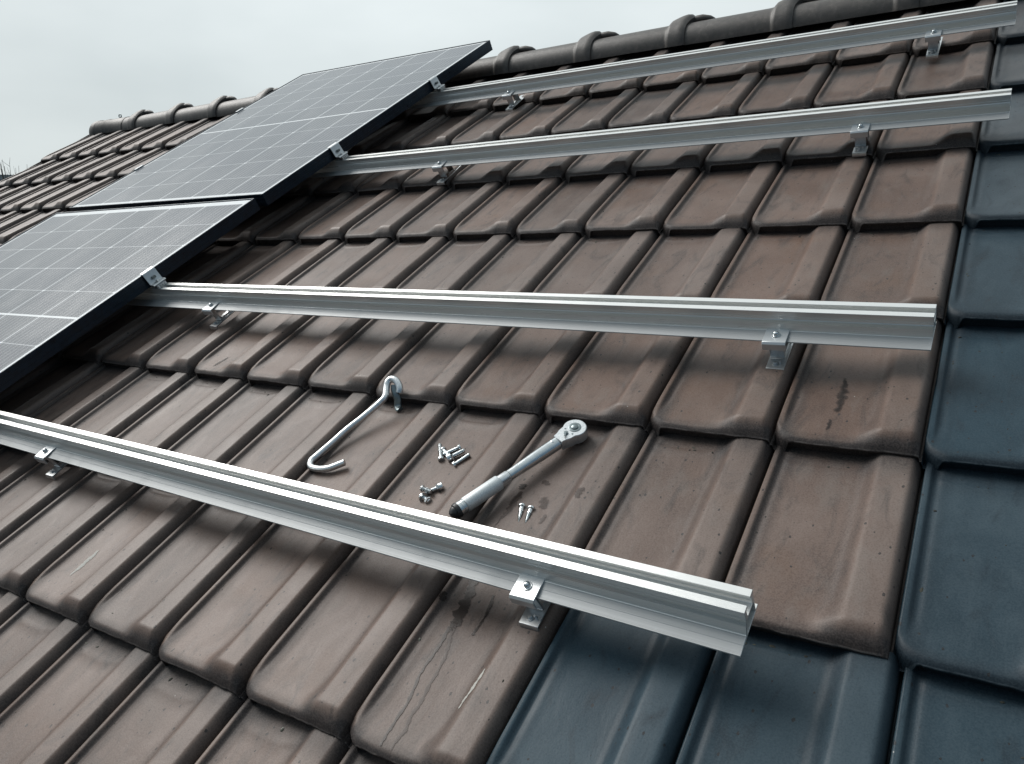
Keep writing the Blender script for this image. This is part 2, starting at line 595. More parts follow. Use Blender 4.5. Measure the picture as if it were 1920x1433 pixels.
DV = {-2: 0.02, -1: -0.035, 0: -0.02, 1: 0.036, 2: 0.012, 3: -0.001, 4: -0.010, 5: -0.002}
SU = {-4: 0.08, -3: 0.075, -2: 0.049, -1: -0.012, 0: -0.03, 1: -0.027, 2: -0.012, 3: 0.002, 4: 0.018, 5: 0.012}
TT = 0.125      # drop of a tile's pan below the nose of the tile above it
HR = 0.083      # roll height


def sag(u):
    '''the far left of the old roof stands a little proud'''
    return 0.013 * np.maximum(0, -np.asarray(u, dtype=float) - 9.5)


def row_v(r):
    return r * TILE_H + DV.get(r, 0.0)


def ss(x, a, b):
    t = np.clip((x - a) / (b - a), 0, 1)
    return t * t * (3 - 2 * t)


US = np.array([0.0, 0.006, 0.010, 0.018, 0.025, 0.034, 0.044, 0.054, 0.066, 0.080, 0.095, 0.110, 0.125, 0.142, 0.16, 0.18, 0.21, 0.27, 0.34, 0.42, 0.50, 0.56,
               0.60, 0.635, 0.66, 0.685, 0.705, 0.722, 0.738, 0.755, 0.775, 0.81, 0.85, 0.89, 0.915, 0.925, 0.935, 0.945, 0.954, 0.962, 0.969, 0.975, 0.980, 0.9835, 0.987, 1.0])
TS0 = np.array([0.0, 0.004, 0.010, 0.018, 0.028, 0.040, 0.053, 0.067, 0.082, 0.098, 0.115, 0.132, 0.15, 0.175, 0.21, 0.27, 0.36, 0.5, 0.68, 0.9, 1.1, 1.28, 1.36, 1.39, 1.41, 1.43, 1.45, 1.47, 1.49, 1.51, 1.53, 1.60])


def tile_height(U, T, seed, length=TILE_H, want_edge=False):
    """U across 0..1, T upslope from the nose; heights in tile widths"""
    base = -TT * T / max(length, TILE_H)
    x = np.clip(T / 0.135, 0, 1)
    roll_amt = 0.55 * x + 0.45 * x * x * (3 - 2 * x)
    lo_ = 0.63 - 0.09 * (1 - ss(T, 0.06, 0.34))
    rr_ = np.clip((U - lo_) / (0.738 - lo_), 0, 1)
    rollp = (0.45 * rr_ + 0.55 * rr_ * rr_ * (3 - 2 * rr_)) * 0.92 + 0.08 * ss(U, 0.70, 0.80)
    z = base + HR * rollp * roll_amt * (1 - 0.10 * ss(T, 0.6, 1.6))
    # pan is a shallow trough
    pan = ss(U, 0.07, 0.20) * (1 - ss(U, 0.50, 0.64))
    z = z - 0.006 * pan * ss(T, 0.08, 0.3)
    # lip beside the joint
    lip = ss(U, 0.004, 0.018) * (1 - ss(U, 0.045, 0.075))
    z = z + 0.020 * lip * ss(T, 0.10, 0.34)
    z = z - 0.012 * np.exp(-((U - 0.088) / 0.022) ** 2) * ss(T, 0.15, 0.35)
    # slightly bevelled nose; the bottom left corner is cut on a radius
    rc = 0.14
    fade = 1 - ss(T, 0.12, 0.34)
    qx = np.maximum((0.030 + rc) - U, 0) * fade
    qy = np.maximum((0.046 + rc) - T, 0)
    far_ = np.maximum(qy - rc, 0)
    sd = np.where(qx > 0, np.sqrt(qx * qx + qy * qy) - rc, far_)
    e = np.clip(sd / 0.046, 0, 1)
    z = z - 0.030 * (0.6 * e * e + 0.4 * e)
    z = z - 0.10 * ss(sd, 0.049, 0.062)
    # crescent of the water bar at the head
    arc = 1.425 + 0.62 * np.clip(np.abs(U - 0.34) - 0.12, 0, 1) ** 1.4
    z = z + 0.0075 * np.exp(-((T - arc) / 0.016) ** 2) * (U > 0.1) * (U < 0.62)
    # sloping outer flank of the roll and the narrow joint beside it
    fl = np.clip((U - 0.915) / 0.070, 0, 1)
    fl = fl * fl * (0.55 + 0.45 * fl)
    z = z - (HR * rollp * roll_amt + 0.012) * fl
    edge = ss(U, 0.983, 0.987)
    low = base - 0.085
    z = z * (1 - edge) + low * edge
    ledge = 1 - ss(U, 0.005, 0.009)
    z = z * (1 - ledge) + low * ledge
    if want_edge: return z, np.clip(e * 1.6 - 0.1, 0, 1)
    return z


def make_tiles(cells, name, mat, label):
    V = []; F = []; UV = []; TI = []
    nv = 0
    for (k, r) in cells:
        rg = random.Random(k * 131 + r * 977 + 5)
        v0 = row_v(r)
        top = (row_v(r + 1) + 0.07) if r < 5 else 9.92
        h = top - v0
        TS = TS0.copy()
        TS = np.where(TS > 0.3, 0.3 + (TS - 0.3) * (h - 0.3) / 1.3, TS)
        U, T = np.meshgrid(US, TS)
        z, em = tile_height(U, T, rg, h, True)
        # slight hand-laid irregularity
        du = rg.uniform(-.005, .005); dv = rg.uniform(-.010, .010); dz = rg.uniform(-.004, .008)
        tw = rg.uniform(-.006, .006); cam_ = rg.uniform(-.004, .004)
        z = z + dz + tw * (U - .5) + cam_ * np.sin(T * 2.0)
        # chipped, slightly wavy nose
        wob = 0.003 * np.sin(U * rg.uniform(5, 9) + rg.uniform(0, 6)) + 0.0018 * np.sin(U * 31 + rg.uniform(0, 6)) + np.array([rg.uniform(-.0022, .0022) for _ in US])[None, :]
        fade = (1 - ss(T, 0.0, 0.1))
        z = z + sag((k - 1) + U)
        uu = (k - 1) + U + SU.get(r, 0.0) + du
        vv = v0 + T + dv + wob * fade
        nr, ncs = U.shape
        top_pts = np.stack([uu, vv, z], -1).reshape(-1, 3)
        # nose: short vertical face, step back, then dark under-face
        a0 = np.stack([uu[0], vv[0], z[0]], -1)
        rw = [a0 + [0, 0.0, -0.003], a0 + [0, 0.0, -0.016], a0 + [0, 0.004, -0.019], a0 + [0, 0.026, -0.020]]
        und = np.stack([uu[0], vv[0] + 0.044, np.full(ncs, -TT - 0.035)], -1)
        und[:, 2] = np.minimum(und[:, 2] + sag((k - 1) + US), rw[3][:, 2] - 0.002)
        sk = np.concatenate(rw + [und], 0)
        pts = np.concatenate([top_pts, sk], 0)
        V.append(pts)
        uvp = np.stack([U, T], -1).reshape(-1, 2)
        uvs = np.stack([US, np.full(ncs, -0.05)], -1)
        UV.append(np.concatenate([uvp, np.stack([US, np.full(ncs, -0.002)], -1)] + [uvs] * 4, 0))
        if mat is M_BLUE:
            g = {5: .75, 4: .65, 3: .5, 2: .15}.get(r, 0.0)
            g = min(1, max(0, g + (rg.uniform(-.06, .1) if g > 0 else 0)))
            t3 = g
        else: t3 = rg.random()
        tn = np.tile([rg.random(), rg.random(), t3, 1.0], (len(pts), 1))
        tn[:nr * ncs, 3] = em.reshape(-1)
        TI.append(tn)
        idx = np.arange(nr * ncs).reshape(nr, ncs) + nv
        q = np.stack([idx[:-1, :-1], idx[:-1, 1:], idx[1:, 1:], idx[1:, :-1]], -1).reshape(-1, 4)
        F.append(q)
        sidx = np.arange(5 * ncs).reshape(5, ncs) + nv + nr * ncs
        chain = np.concatenate([idx[:1], sidx], 0)
        q = np.stack([chain[:-1, :-1], chain[1:, :-1], chain[1:, 1:], chain[:-1, 1:]], -1).reshape(-1, 4)
        F.append(q)
        nv += len(pts)
    V = np.concatenate(V) * S
    F = np.concatenate(F)
    UV = np.concatenate(UV)
    TI = np.concatenate(TI)
    me = bpy.data.meshes.new(name)
    me.vertices.add(len(V))
    me.vertices.foreach_set("co", V.astype(np.float32).ravel())
    me.loops.add(F.size)
    me.loops.foreach_set("vertex_index", F.astype(np.int32).ravel())
    me.polygons.add(len(F))
    me.polygons.foreach_set("loop_start", np.arange(0, F.size, 4, dtype=np.int32))
    me.polygons.foreach_set("loop_total", np.full(len(F), 4, dtype=np.int32))
    me.update(calc_edges=True)
    me.polygons.foreach_set("use_smooth", np.ones(len(F), dtype=bool))
    uvl = me.uv_layers.new(name="UVMap")
    uvl.data.foreach_set("uv", UV[F.ravel()].astype(np.float32).ravel())
    ca = me.color_attributes.new("tint", 'FLOAT_COLOR', 'POINT')
    ca.data.foreach_set("color", TI.astype(np.float32).ravel())
    me.materials.append(mat)
    me.validate()
    me.set_sharp_from_angle(angle=math.radians(62))
    o = bpy.data.objects.new(name, me)
    col.objects.link(o)
    o.parent = house
    o["label"] = label
    return o


def is_blue(k, r):
    return k >= 1 or (r <= -2 and k >= -1)


cells = [(k, r) for r in range(-4, 6) for k in range(-23, 7)]
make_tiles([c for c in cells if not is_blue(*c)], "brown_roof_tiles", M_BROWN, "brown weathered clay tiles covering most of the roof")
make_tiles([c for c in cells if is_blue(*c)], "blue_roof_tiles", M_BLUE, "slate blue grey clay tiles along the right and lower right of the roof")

# verge side and deck under the tiles, back slope, gable walls
fwd = Vector((0, math.cos(PITCH), -math.sin(PITCH)))     # horizontal, in (u,v,n)
upv = Vector((0, math.sin(PITCH), math.cos(PITCH)))
APV = 9.83
mb = MB()
apex = Vector((0, APV, -0.22))
back = apex + fwd * 9.0 * math.cos(PITCH) - upv * 9.0 * math.sin(PITCH)
front = Vector((0, -7.5, -0.22))
thick = -upv * 0.5
prof = [front, apex, back, back + thick, apex + thick, front + thick]
vs = []
for u in (-23.9, 7.0):
    vs += [Vector((u, p.y, p.z)) * S for p in prof]
mb.add(vs, [(0, 1, 7, 6), (1, 2, 8, 7), (2, 3, 9, 8), (3, 4, 10, 9), (4, 5, 11, 10), (5, 0, 6, 11), (5, 4, 1, 0), (4, 3, 2, 1), (6, 7, 10, 11), (7, 8, 9, 10)])
mb.build("roof_deck", M_DECK, house, angle=None)
mb = MB()
e1 = Vector((0, -6.8, -0.75)); e2 = back - fwd * 0.6 + thick * 1.3
down = -upv * 26.0
vs = []
for u in (-23.4, 6.6):
    for p in (e1, apex + thick * 1.3, e2):
        vs.append(Vector((u, p.y, p.z)) * S)
    dd = -24.5
    for p in (e2, e1):
        h = p.dot(upv)
        q = p - upv * (h + 6.2 / S)
        vs.append(Vector((u, q.y, q.z)) * S)
mb.add(vs, [(0, 1, 2, 3, 4), (5, 9, 8, 7, 6), (0, 5, 6, 1), (1, 6, 7, 2), (2, 7, 8, 3), (4, 3, 8, 9), (0, 4, 9, 5)])
mb.build("wall", M_WALL, house, angle=None)
# verge: the folded down side of the outermost tiles
mb = MB()
for r in range(-4, 6):
    v0 = row_v(r); v1 = row_v(r + 1) if r < 5 else 9.75
    mb.box((-24.03 * S + SU.get(r, 0) * S, v0 * S, -0.42 * S), (-23.985 * S + SU.get(r, 0) * S, (v1 - .01) * S, 0.13 * S), 0.002)
mb.build("verge_side", M_BROWN, house)

# ridge tiles
RR = 0.36
RC = Vector((0, 9.83, -0.085))
NTH, NSU = 36, 30


def ridge_mesh(length=1.85):
    ths = [math.radians(-104 + 208 * i / NTH) for i in range(NTH + 1)]
    svals = [0, .3, .6, .9, 1.2, 1.40, 1.46, 1.495, 1.51, 1.53, 1.56, 1.59, 1.63, 1.68, 1.74, 1.80, 1.84, 1.86, 1.865]
    vs = []
    for s in svals:
        for th in ths:
            crest = math.exp(-(th / 0.42) ** 2)
            st = max(0, min(1, (s - 1.50) / 0.06)); st = st * st * (3 - 2 * st)
            r = RR * (0.955 + 0.02 * s) + 0.044 * st
            b = max(0, 1 - abs(s - 1.74) / 0.30); b = b * b * (3 - 2 * b)
            r += 0.10 * crest * b
            if s > 1.80: r -= 0.03 * (s - 1.80) / 0.065
            x = s + 0.10 * crest * ss(np.float64(s), 1.5, 1.8)
            vs.append((x, r * math.sin(th), r * math.cos(th)))
    # inner return so that the open end reads as a thick shell
    for th in ths:
        crest = math.exp(-(th / 0.36) ** 2)
        vs.append((1.865 + 0.09 * crest, (RR - 0.02) * math.sin(th), (RR - 0.02) * math.cos(th)))
    for th in ths:
        vs.append((1.2, (RR - 0.03) * math.sin(th), (RR - 0.03) * math.cos(th)))
    n = NTH + 1
    fs = []
    for j in range(len(svals) + 1):
        for i in range(NTH):
            fs.append((j * n + i, j * n + i + 1, (j + 1) * n + i + 1, (j + 1) * n + i))
    return vs, fs


def ridge_frame(u):
    # local x = u, y = horizontal forward, z = up
    M = Matrix.Identity(4)
    for i in range(3):
        M[i][0] = (1, 0, 0)[i]
        M[i][1] = fwd[i]
        M[i][2] = upv[i]
    M.translation = (Vector((u, RC.y, RC.z)) + upv * (0.0 + 0.6 * float(sag(u)))) * S
    return M


rv_, rf_ = ridge_mesh()
rm = None
u0 = -3.23 - 1.55
for i in range(-3, 12):
    u = u0 - i * 1.85
    if u < -23.7: continue
    M = ridge_frame(u) @ Matrix.Diagonal((S, S, S, 1))
    if rm is None:
        o = mesh_obj("ridge_tile", rv_, rf_, M_RIDGE, house, M, angle=50)
        bm = bmesh.new(); bm.from_mesh(o.data); bmesh.ops.recalc_face_normals(bm, faces=bm.faces[:]); bm.to_mesh(o.data); bm.free()
        o.data.set_sharp_from_angle(angle=math.radians(50))
        sd = o.modifiers.new("shell", 'SOLIDIFY'); sd.thickness = 0.0; o.modifiers.remove(sd)
        rm = o
        cm = MB()
        cm.tube([(1.86, 0, 0.385), (1.98, 0, 0.40), (2.08, 0, 0.40), (2.22, 0, 0.372), (2.30, 0, 0.35)], [0.05, 0.062, 0.062, 0.05, 0.02], 12)
        cl = cm.build("ridge_clip", M_RIDGE, o)
        clm = cl
    else:
        o = rm.copy(); col.objects.link(o); o.parent = house; o.matrix_local = M @ Matrix.Rotation(math.radians(rnd.uniform(-1, 1)), 4, 'X')
        c2 = clm.copy(); col.objects.link(c2); c2.parent = o
# end piece of the ridge at the verge
mb = MB()
pr = []
seg = 30
rows_ = [(-24.25, 0.30), (-24.27, 0.385), (-24.20, 0.40), (-24.02, 0.395), (-24.00, 0.38), (-23.55, 0.385), (-23.53, 0.37), (-22.6, 0.365)]
vs = []
for (u, r) in rows_:
    for i in range(seg + 1):
        th = math.radians(-100 + 200 * i / seg)
        vs.append((u + 23.5, r * math.sin(th), r * math.cos(th)))
n = seg + 1
fs = [(j * n + i, j * n + i + 1, (j + 1) * n + i + 1, (j + 1) * n + i) for j in range(len(rows_) - 1) for i in range(seg)]
fs.append(tuple(range(n)))
mb.add(vs, fs)
o = mb.build("ridge_end_tile", M_RIDGE, house, ridge_frame(-23.0) @ Matrix.Diagonal((S, S, S, 1)), angle=40)
o["label"] = "short rounded ridge end tile at the verge"
mb = MB()
ring = [(0.06 * math.cos(a), 0, 0.40 + 0.055 + 0.05 * math.sin(a)) for a in [2 * math.pi * k / 14 for k in range(15)]]
mb.tube(ring, 0.016, 8)
mb.build("ridge_screw", M_DARKZ, o, Matrix.Identity(4))
o.children[0].matrix_local = Matrix.Translation((0.35, 0, -0.02))

# marks that lie on the tiles: water film, chalk scratches
def surf(u, v):
    """height of the tile surface at a place on the roof"""
    r = max(k for k in range(-5, 6) if row_v(k) <= v)
    k = math.floor(u - SU.get(r, 0.0)) + 1
    rg = random.Random(k * 131 + r * 977 + 5)
    du = rg.uniform(-.005, .005); dv = rg.uniform(-.010, .010); dz = rg.uniform(-.004, .008)
    tw = rg.uniform(-.006, .006); cam_ = rg.uniform(-.004, .004)
    U = u - SU.get(r, 0.0) - (k - 1) - du
    T = v - row_v(r) - dv
    h = ((row_v(r + 1) + 0.07) if r < 5 else 9.92) - row_v(r)
    z = float(tile_height(np.array([[U]]), np.array([[T]]), None, h)[0, 0])
    return z + dz + tw * (U - .5) + cam_ * math.sin(T * 2.0) + float(sag(k - 1 + U))


def mat_film(name, c, rough, alpha, scale=90.0, lo=0.35, hi=0.5, spec=0.5):
    m = NT(name)
    tc = m.n("ShaderNodeTexCoord")
    uv = m.n("ShaderNodeUVMap", uv_map="UVMap")
    sx = m.n("ShaderNodeSeparateXYZ")
    m.l(uv.outputs[0], sx.inputs[0])
    n1 = m.noise(tc.outputs["Object"], scale, 5, 0.65)
    edge = m.sstep(m.math('ADD', sx.outputs[0], m.math('MULTIPLY', m.math('SUBTRACT', n1, 0.5), 1.3)), lo, hi)
    m.b.inputs["Base Color"].default_value = (*c, 1)
    m.b.inputs["Roughness"].default_value = rough
    m.b.inputs["Specular IOR Level"].default_value = spec
    m.l(m.math('MULTIPLY', edge, alpha), m.b.inputs["Alpha"])
    m.l(m.bump(n1, 0.3, 0.001), m.b.inputs["Normal"])
    return m.m


M_WATER = mat_film("water_film", (0.028, 0.020, 0.017), 0.36, 0.74, spec=0.3)
M_WATER2 = mat_film("drying_water", (0.045, 0.027, 0.021), 0.35, 0.62, 70.0, 0.20, 0.7, 0.3)
M_CHALK = mat_film("chalk", (0.62, 0.62, 0.58), 0.8, 0.62, 260.0, 0.25, 0.8, 0.2)
M_GRIME = mat_film("grime", (0.015, 0.015, 0.016), 0.6, 0.62, 130.0, 0.10, 1.0, 0.3)


def ribbon(name, pts, widths, mat, label=None, seed=1, lift=0.004):
    """film draped on the tiles along a path; UV.x is 1 on the middle and 0 at the rim"""
    r_ = random.Random(seed)
    P = smooth_path([Vector((a, b, 0)) for a, b in pts], 10)
    n = len(P)
    W = np.interp(np.linspace(0, 1, n), np.linspace(0, 1, len(widths)), widths)
    vs = []; uvs = []
    NC = 9
    ph = [r_.uniform(0, 6) for _ in range(4)]
    for i, p in enumerate(P):
        t = (P[min(i + 1, n - 1)] - P[max(i - 1, 0)]).normalized()
        s_ = Vector((-t.y, t.x, 0))
        w = W[i] * (1 + 0.22 * math.sin(i * 0.9 + ph[0]) + 0.14 * math.sin(i * 2.3 + ph[1]))
        endf = min(1, i / 3.0, (n - 1 - i) / 3.0)
        off = s_ * 0.12 * W[i] * math.sin(i * 0.7 + ph[2])
        for j in range(NC):
            a = (j / (NC - 1) - 0.5) * 2
            q = p + s_ * (a * w) + off
            vs.append(Vector((q.x, q.y, surf(q.x, q.y) + lift)) * S)
            uvs.append((max(0.0, min(1 - abs(a), 1) * endf) ** 0.6, i / n))
    fs = [(i * NC + j, i * NC + j + 1, (i + 1) * NC + j + 1, (i + 1) * NC + j) for i in range(n - 1) for j in range(NC - 1)]
    o = mesh_obj(name, vs, fs, mat, house, smooth=True)
    uvl = o.data.uv_layers.new(name="UVMap")
    for l in o.data.loops: uvl.data[l.index].uv = uvs[l.vertex_index]
    if label: o["label"] = label
    return o


ribbon("water_streak", [(-2.765, -1.70), (-2.724, -1.859), (-2.705, -1.977), (-2.684, -2.105), (-2.705, -2.191), (-2.692, -2.3), (-2.698, -2.456), (-2.692, -2.561), (-2.658, -2.713), (-2.652, -2.887), (-2.647, -2.997), (-2.64, -3.06)],
       [0.045, 0.05, 0.06, 0.055, 0.02, 0.014, 0.014, 0.013, 0.015, 0.013, 0.012, 0.012], M_WATER, seed=2)
ribbon("water_streak", [(-2.68, -2.09), (-2.666, -2.201), (-2.623, -2.301), (-2.596, -2.422), (-2.585, -2.587), (-2.57, -2.702), (-2.572, -2.82), (-2.551, -2.907), (-2.564, -3.004), (-2.555, -3.055)],
       [0.03, 0.02, 0.016, 0.015, 0.016, 0.018, 0.015, 0.017, 0.014, 0.014], M_WATER2, seed=3)
ribbon("water_streak", [(-2.543, -1.80), (-2.512, -1.919), (-2.501, -2.034), (-2.51, -2.129), (-2.508, -2.165)], [0.012, 0.018, 0.010, 0.014, 0.02], M_WATER, seed=4)
ribbon("water_streak", [(-2.92, -1.90), (-2.90, -1.94), (-2.885, -1.98)], [0.02, 0.035, 0.02], M_WATER, seed=5)
ribbon("water_streak", [(-2.80, -0.80), (-2.793, -0.833), (-2.79, -0.87)], [0.03, 0.04, 0.03], M_WATER, seed=6)
ribbon("water_streak", [(-2.775, -0.88), (-2.773, -1.004), (-2.772, -1.095), (-2.785, -1.159), (-2.798, -1.221), (-2.80, -1.33)], [0.03, 0.045, 0.035, 0.018, 0.012, 0.010], M_WATER2, seed=7)
ribbon("water_streak", [(-2.56, -0.90), (-2.53, -0.96), (-2.49, -1.03)], [0.04, 0.05, 0.03], M_WATER2, seed=8)
ribbon("water_streak", [(-2.66, -0.735), (-2.62, -0.75), (-2.57, -0.765)], [0.02, 0.03, 0.015], M_WATER2, seed=9)
ribbon("water_streak", [(-2.45, -1.07), (-2.455, -1.12), (-2.46, -1.18)], [0.02, 0.025, 0.015], M_WATER2, seed=10)
ribbon("water_streak", [(-2.22, -0.80), (-2.25, -0.86), (-2.23, -0.93)], [0.03, 0.045, 0.03], M_WATER2, seed=11)
ribbon("scratch_mark", [(-2.239, -2.372), (-2.246, -2.496), (-2.27, -2.622), (-2.276, -2.689)], [0.012, 0.026, 0.018, 0.008], M_CHALK, "white scrape on a brown tile", seed=12)
ribbon("scratch_mark", [(-6.60, -2.45), (-6.59, -2.60), (-6.595, -2.80)], [0.02, 0.04, 0.015], M_CHALK, "pale smear on a brown tile", seed=13)
ribbon("grime_patch", [(-0.65, 0.80), (-0.632, 0.66), (-0.628, 0.56), (-0.624, 0.445), (-0.633, 0.34)], [0.012, 0.035, 0.05, 0.03, 0.03], M_GRIME, seed=14)
ribbon("grime_patch", [(-0.66, 0.27), (-0.655, 0.20), (-0.66, 0.12)], [0.012, 0.02, 0.012], M_GRIME, seed=15)
ribbon("grime_patch", [(-7.63, 0.33), (-7.66, 0.22), (-7.69, 0.1)], [0.02, 0.03, 0.03], M_GRIME, seed=16)
ribbon("grime_patch", [(-8.02, -0.10), (-7.98, -0.17), (-7.93, -0.26)], [0.05, 0.09, 0.04], M_GRIME, seed=17)


def rail_v(name, u):
    a, b = {'r1': ((-9.574, -1.472), (-0.698, -1.655)), 'r2': ((-9.556, 1.242), (-0.056, 1.131)),
            'r3': ((-9.184, 5.068), (0.264, 5.009)), 'r4': ((-8.77, 7.814), (0.218, 7.775))}[name]
    return a[1] + (b[1] - a[1]) * (u - a[0]) / (b[0] - a[0])


# ------------------------------------------------------------------ aluminium rails
OUT = [(.035, 0), (.035, .012), (-.004, .016), (-.004, .178), (0, .182), (0, .195), (-.051, .195), (-.0515, .180), (-.034, .176), (-.030, .128), (-.038, .116),
       (-.118, .116), (-.128, .128), (-.130, .176), (-.111, .180), (-.111, .195), (-.163, .195), (-.163, .184), (-.159, .180), (-.159, .140), (-.1615, .138),
       (-.1615, .118), (-.166, .112), (-.176, .088), (-.184, .055), (-.190, .028), (-.192, .026), (-.197, .0265), (-.201, .0235), (-.240, .0190), (-.243, .0205),
       (-.250, .0195), (-.253, .0175), (-.303, .0105), (-.306, .0125), (-.316, .0115), (-.318, .003), (-.314, 0)]
HOLE = [(-.018, .014), (-.018, .095), (-.024, .104), (-.130, .104), (-.146, .098), (-.160, .080), (-.174, .024), (-.172, .014)]
FL_N = 0.235


def rail(key, u_left, u_right, label):
    uL, uR = u_left, u_right
    vL, vR = rail_v(key, uL), rail_v(key, uR)
    ang = math.atan2(vR - vL, uR - uL)
    M = ROOF @ Matrix.Translation(rp(uR, vR, FL_N)) @ Matrix.Rotation(ang, 4, 'Z')
    root = thing("mounting_rail", label, "rail", M, "aluminium rails across the roof")
    L = (uR - uL) * S
    vs = []; fs = []
    no, nh = len(OUT), len(HOLE)
    for x in (-L, 0):
        vs += [Vector((x, p * S, q * S)) for p, q in OUT]
    for x in (-L, 0):
        vs += [Vector((x, p * S, q * S)) for p, q in HOLE]
    bm = bmesh.new()
    bv = [bm.verts.new(v) for v in vs]
    for i in range(no):
        j = (i + 1) % no
        f_ = bm.faces.new((bv[i], bv[j], bv[no + j], bv[no + i]))
        if i >= 27: f_.material_index = 1
    b = 2 * no
    for i in range(nh):
        j = (i + 1) % nh
        bm.faces.new((bv[b + i], bv[b + nh + i], bv[b + nh + j], bv[b + j]))
    bm.edges.ensure_lookup_table()
    for side in (0, 1):
        ed = []
        for i in range(no):
            ed.append(bm.edges.get((bv[side * no + i], bv[side * no + (i + 1) % no])))
        for i in range(nh):
            ed.append(bm.edges.get((bv[b + side * nh + i], bv[b + side * nh + (i + 1) % nh])))
        bmesh.ops.triangle_fill(bm, edges=ed, use_beauty=True, use_dissolve=False)
    bmesh.ops.recalc_face_normals(bm, faces=bm.faces[:])
    me = bpy.data.meshes.new("rail_profile")
    bm.to_mesh(me); bm.free()
    me.materials.append(M_ALU)
    me.materials.append(M_ALUF)
    o = bpy.data.objects.new("rail_profile", me)
    col.objects.link(o)
    o.parent = root
    md = o.modifiers.new("bevel", 'BEVEL'); md.width = 0.0005; md.segments = 1; md.limit_method = 'ANGLE'; md.angle_limit = math.radians(50)
    return root


rail('r1', -16.2, -0.698, "lowest and nearest aluminium rail running across the foreground tiles")
rail('r2', -15.9, -0.056, "second aluminium rail from the bottom, just above the bent rod and the ratchet wrench")
rail('r3', -15.5, 0.264, "third aluminium rail from the bottom, clamped to the lower part of the upper solar panel")
rail('r4', -14.9, 0.218, "topmost aluminium rail running just below the ridge tiles")


# ------------------------------------------------------------------ brackets under the rails
def bolt_head(mb, M, r=0.0048, kind='dome'):
    if kind == 'dome':
        mb.lathe([(r * 1.45, 0), (r * 1.5, r * .12), (r * 1.45, r * .3), (r * 1.02, r * .32), (r * 1.0, r * .8), (r * .86, r * 1.15), (r * .55, r * 1.38), (r * .18, r * 1.45)], 20, M)
    else:
        mb.lathe([(r * 1.6, 0), (r * 1.6, r * .3), (r * 1.05, r * .31)], 20, M)
        mb.lathe([(r * 1.05, r * .31), (r * 1.05, r * 1.05), (r * .9, r * 1.2)], 6, M)
    return mb


def strip(mb, path, width, th, u0=0.0):
    """bent sheet: path in (v, n), width along u"""
    P = [Vector((p[0], p[1])) for p in path]
    n = len(P)
    up, lo = [], []
    for i in range(n):
        if i == 0: d = (P[1] - P[0]).normalized(); nn = Vector((-d.y, d.x)); k = 1
        elif i == n - 1: d = (P[-1] - P[-2]).normalized(); nn = Vector((-d.y, d.x)); k = 1
        else:
            d1 = (P[i] - P[i - 1]).normalized(); d2 = (P[i + 1] - P[i]).normalized()
            n1 = Vector((-d1.y, d1.x)); n2 = Vector((-d2.y, d2.x))
            nn = (n1 + n2).normalized(); k = 1 / max(0.5, nn.dot(n1))
        up.append(P[i] + nn * th / 2 * k)
        lo.append(P[i] - nn * th / 2 * k)
    vs = []
    for x in (u0 - width / 2, u0 + width / 2):
        vs += [(x, p.x, p.y) for p in up] + [(x, p.x, p.y) for p in lo]
    fs = []
    m = 2 * n
    for i in range(n - 1):
        fs.append((i, i + 1, m + i + 1, m + i))
        fs.append((n + i, m + n + i, m + n + i + 1, n + i + 1))
        fs.append((i, n + i, n + i + 1, i + 1))
        fs.append((m + i, m + i + 1, m + n + i + 1, m + n + i))
    fs.append((0, m, m + n, n))
    fs.append((n - 1, 2 * n - 1, m + 2 * n - 1, m + n - 1))
    mb.add([Vector(v) for v in vs], fs)
    return mb


def make_bracket():
    root = thing("roof_bracket", "x", "bracket", Matrix.Identity(4), "galvanised brackets holding the rails")
    W = 0.145 * S
    q = lambda *pts: [(a * S, b * S) for a, b in pts]
    mb = MB()
    strip(mb, q((0.004, -0.03), (0.0, 0.0), (0.006, 0.012), (0.10, 0.014), (0.62, 0.014)), W, 0.014 * S)
    mb.build("base_plate", M_ZINC, root, bevel=0.0003)
    mb = MB()
    strip(mb, q((0.125, 0.030), (0.135, 0.036), (0.110, 0.205), (0.122, 0.2135), (0.30, 0.2135), (0.312, 0.205), (0.36, 0.034), (0.40, 0.028)), W * 0.80, 0.013 * S, -0.004 * S)
    # side web with a window: upper and lower chords
    x1 = W * 0.36 - 0.004 * S
    mb.box((x1 - .010 * S, .125 * S, .175 * S), (x1, .315 * S, .206 * S))
    mb.box((x1 - .0105 * S, .14 * S, .024 * S), (x1 - .0005 * S, .35 * S, .05 * S))
    mb.build("post", M_ZINC, root, bevel=0.0003)
    mb = MB()
    strip(mb, q((0.045, 0.172), (0.040, 0.232), (0.052, 0.2455), (0.165, 0.2485), (0.226, 0.2475)), 0.185 * S, 0.0125 * S)
    mb.build("clamp_plate", M_ALUP, root, bevel=0.0006)
    mb = MB()
    bolt_head(mb, Matrix.Translation((0.0, 0.140 * S, 0.254 * S)), 0.0052)
    mb.build("bolt", M_CHROME, root)
    mb = MB()
    bolt_head(mb, Matrix.Translation((-0.008 * S, 0.055 * S, 0.0215 * S)), 0.0036, 'hex')
    mb.lathe([(0.0022, 0), (0.0022, 0.006), (0.0016, 0.007)], 12, Matrix.Translation((0.03 * S, 0.068 * S, 0.0215 * S)) @ Matrix.Rotation(math.radians(14), 4, 'X'))
    mb.build("bolt", M_ZINC, root)
    mb = MB()
    mb.box((-0.03 * S, 0.055 * S, 0.2205 * S), (0.03 * S, 0.085 * S, 0.2385 * S), 0.0006)
    mb.build("spacer", M_ZINC, root)
    return root


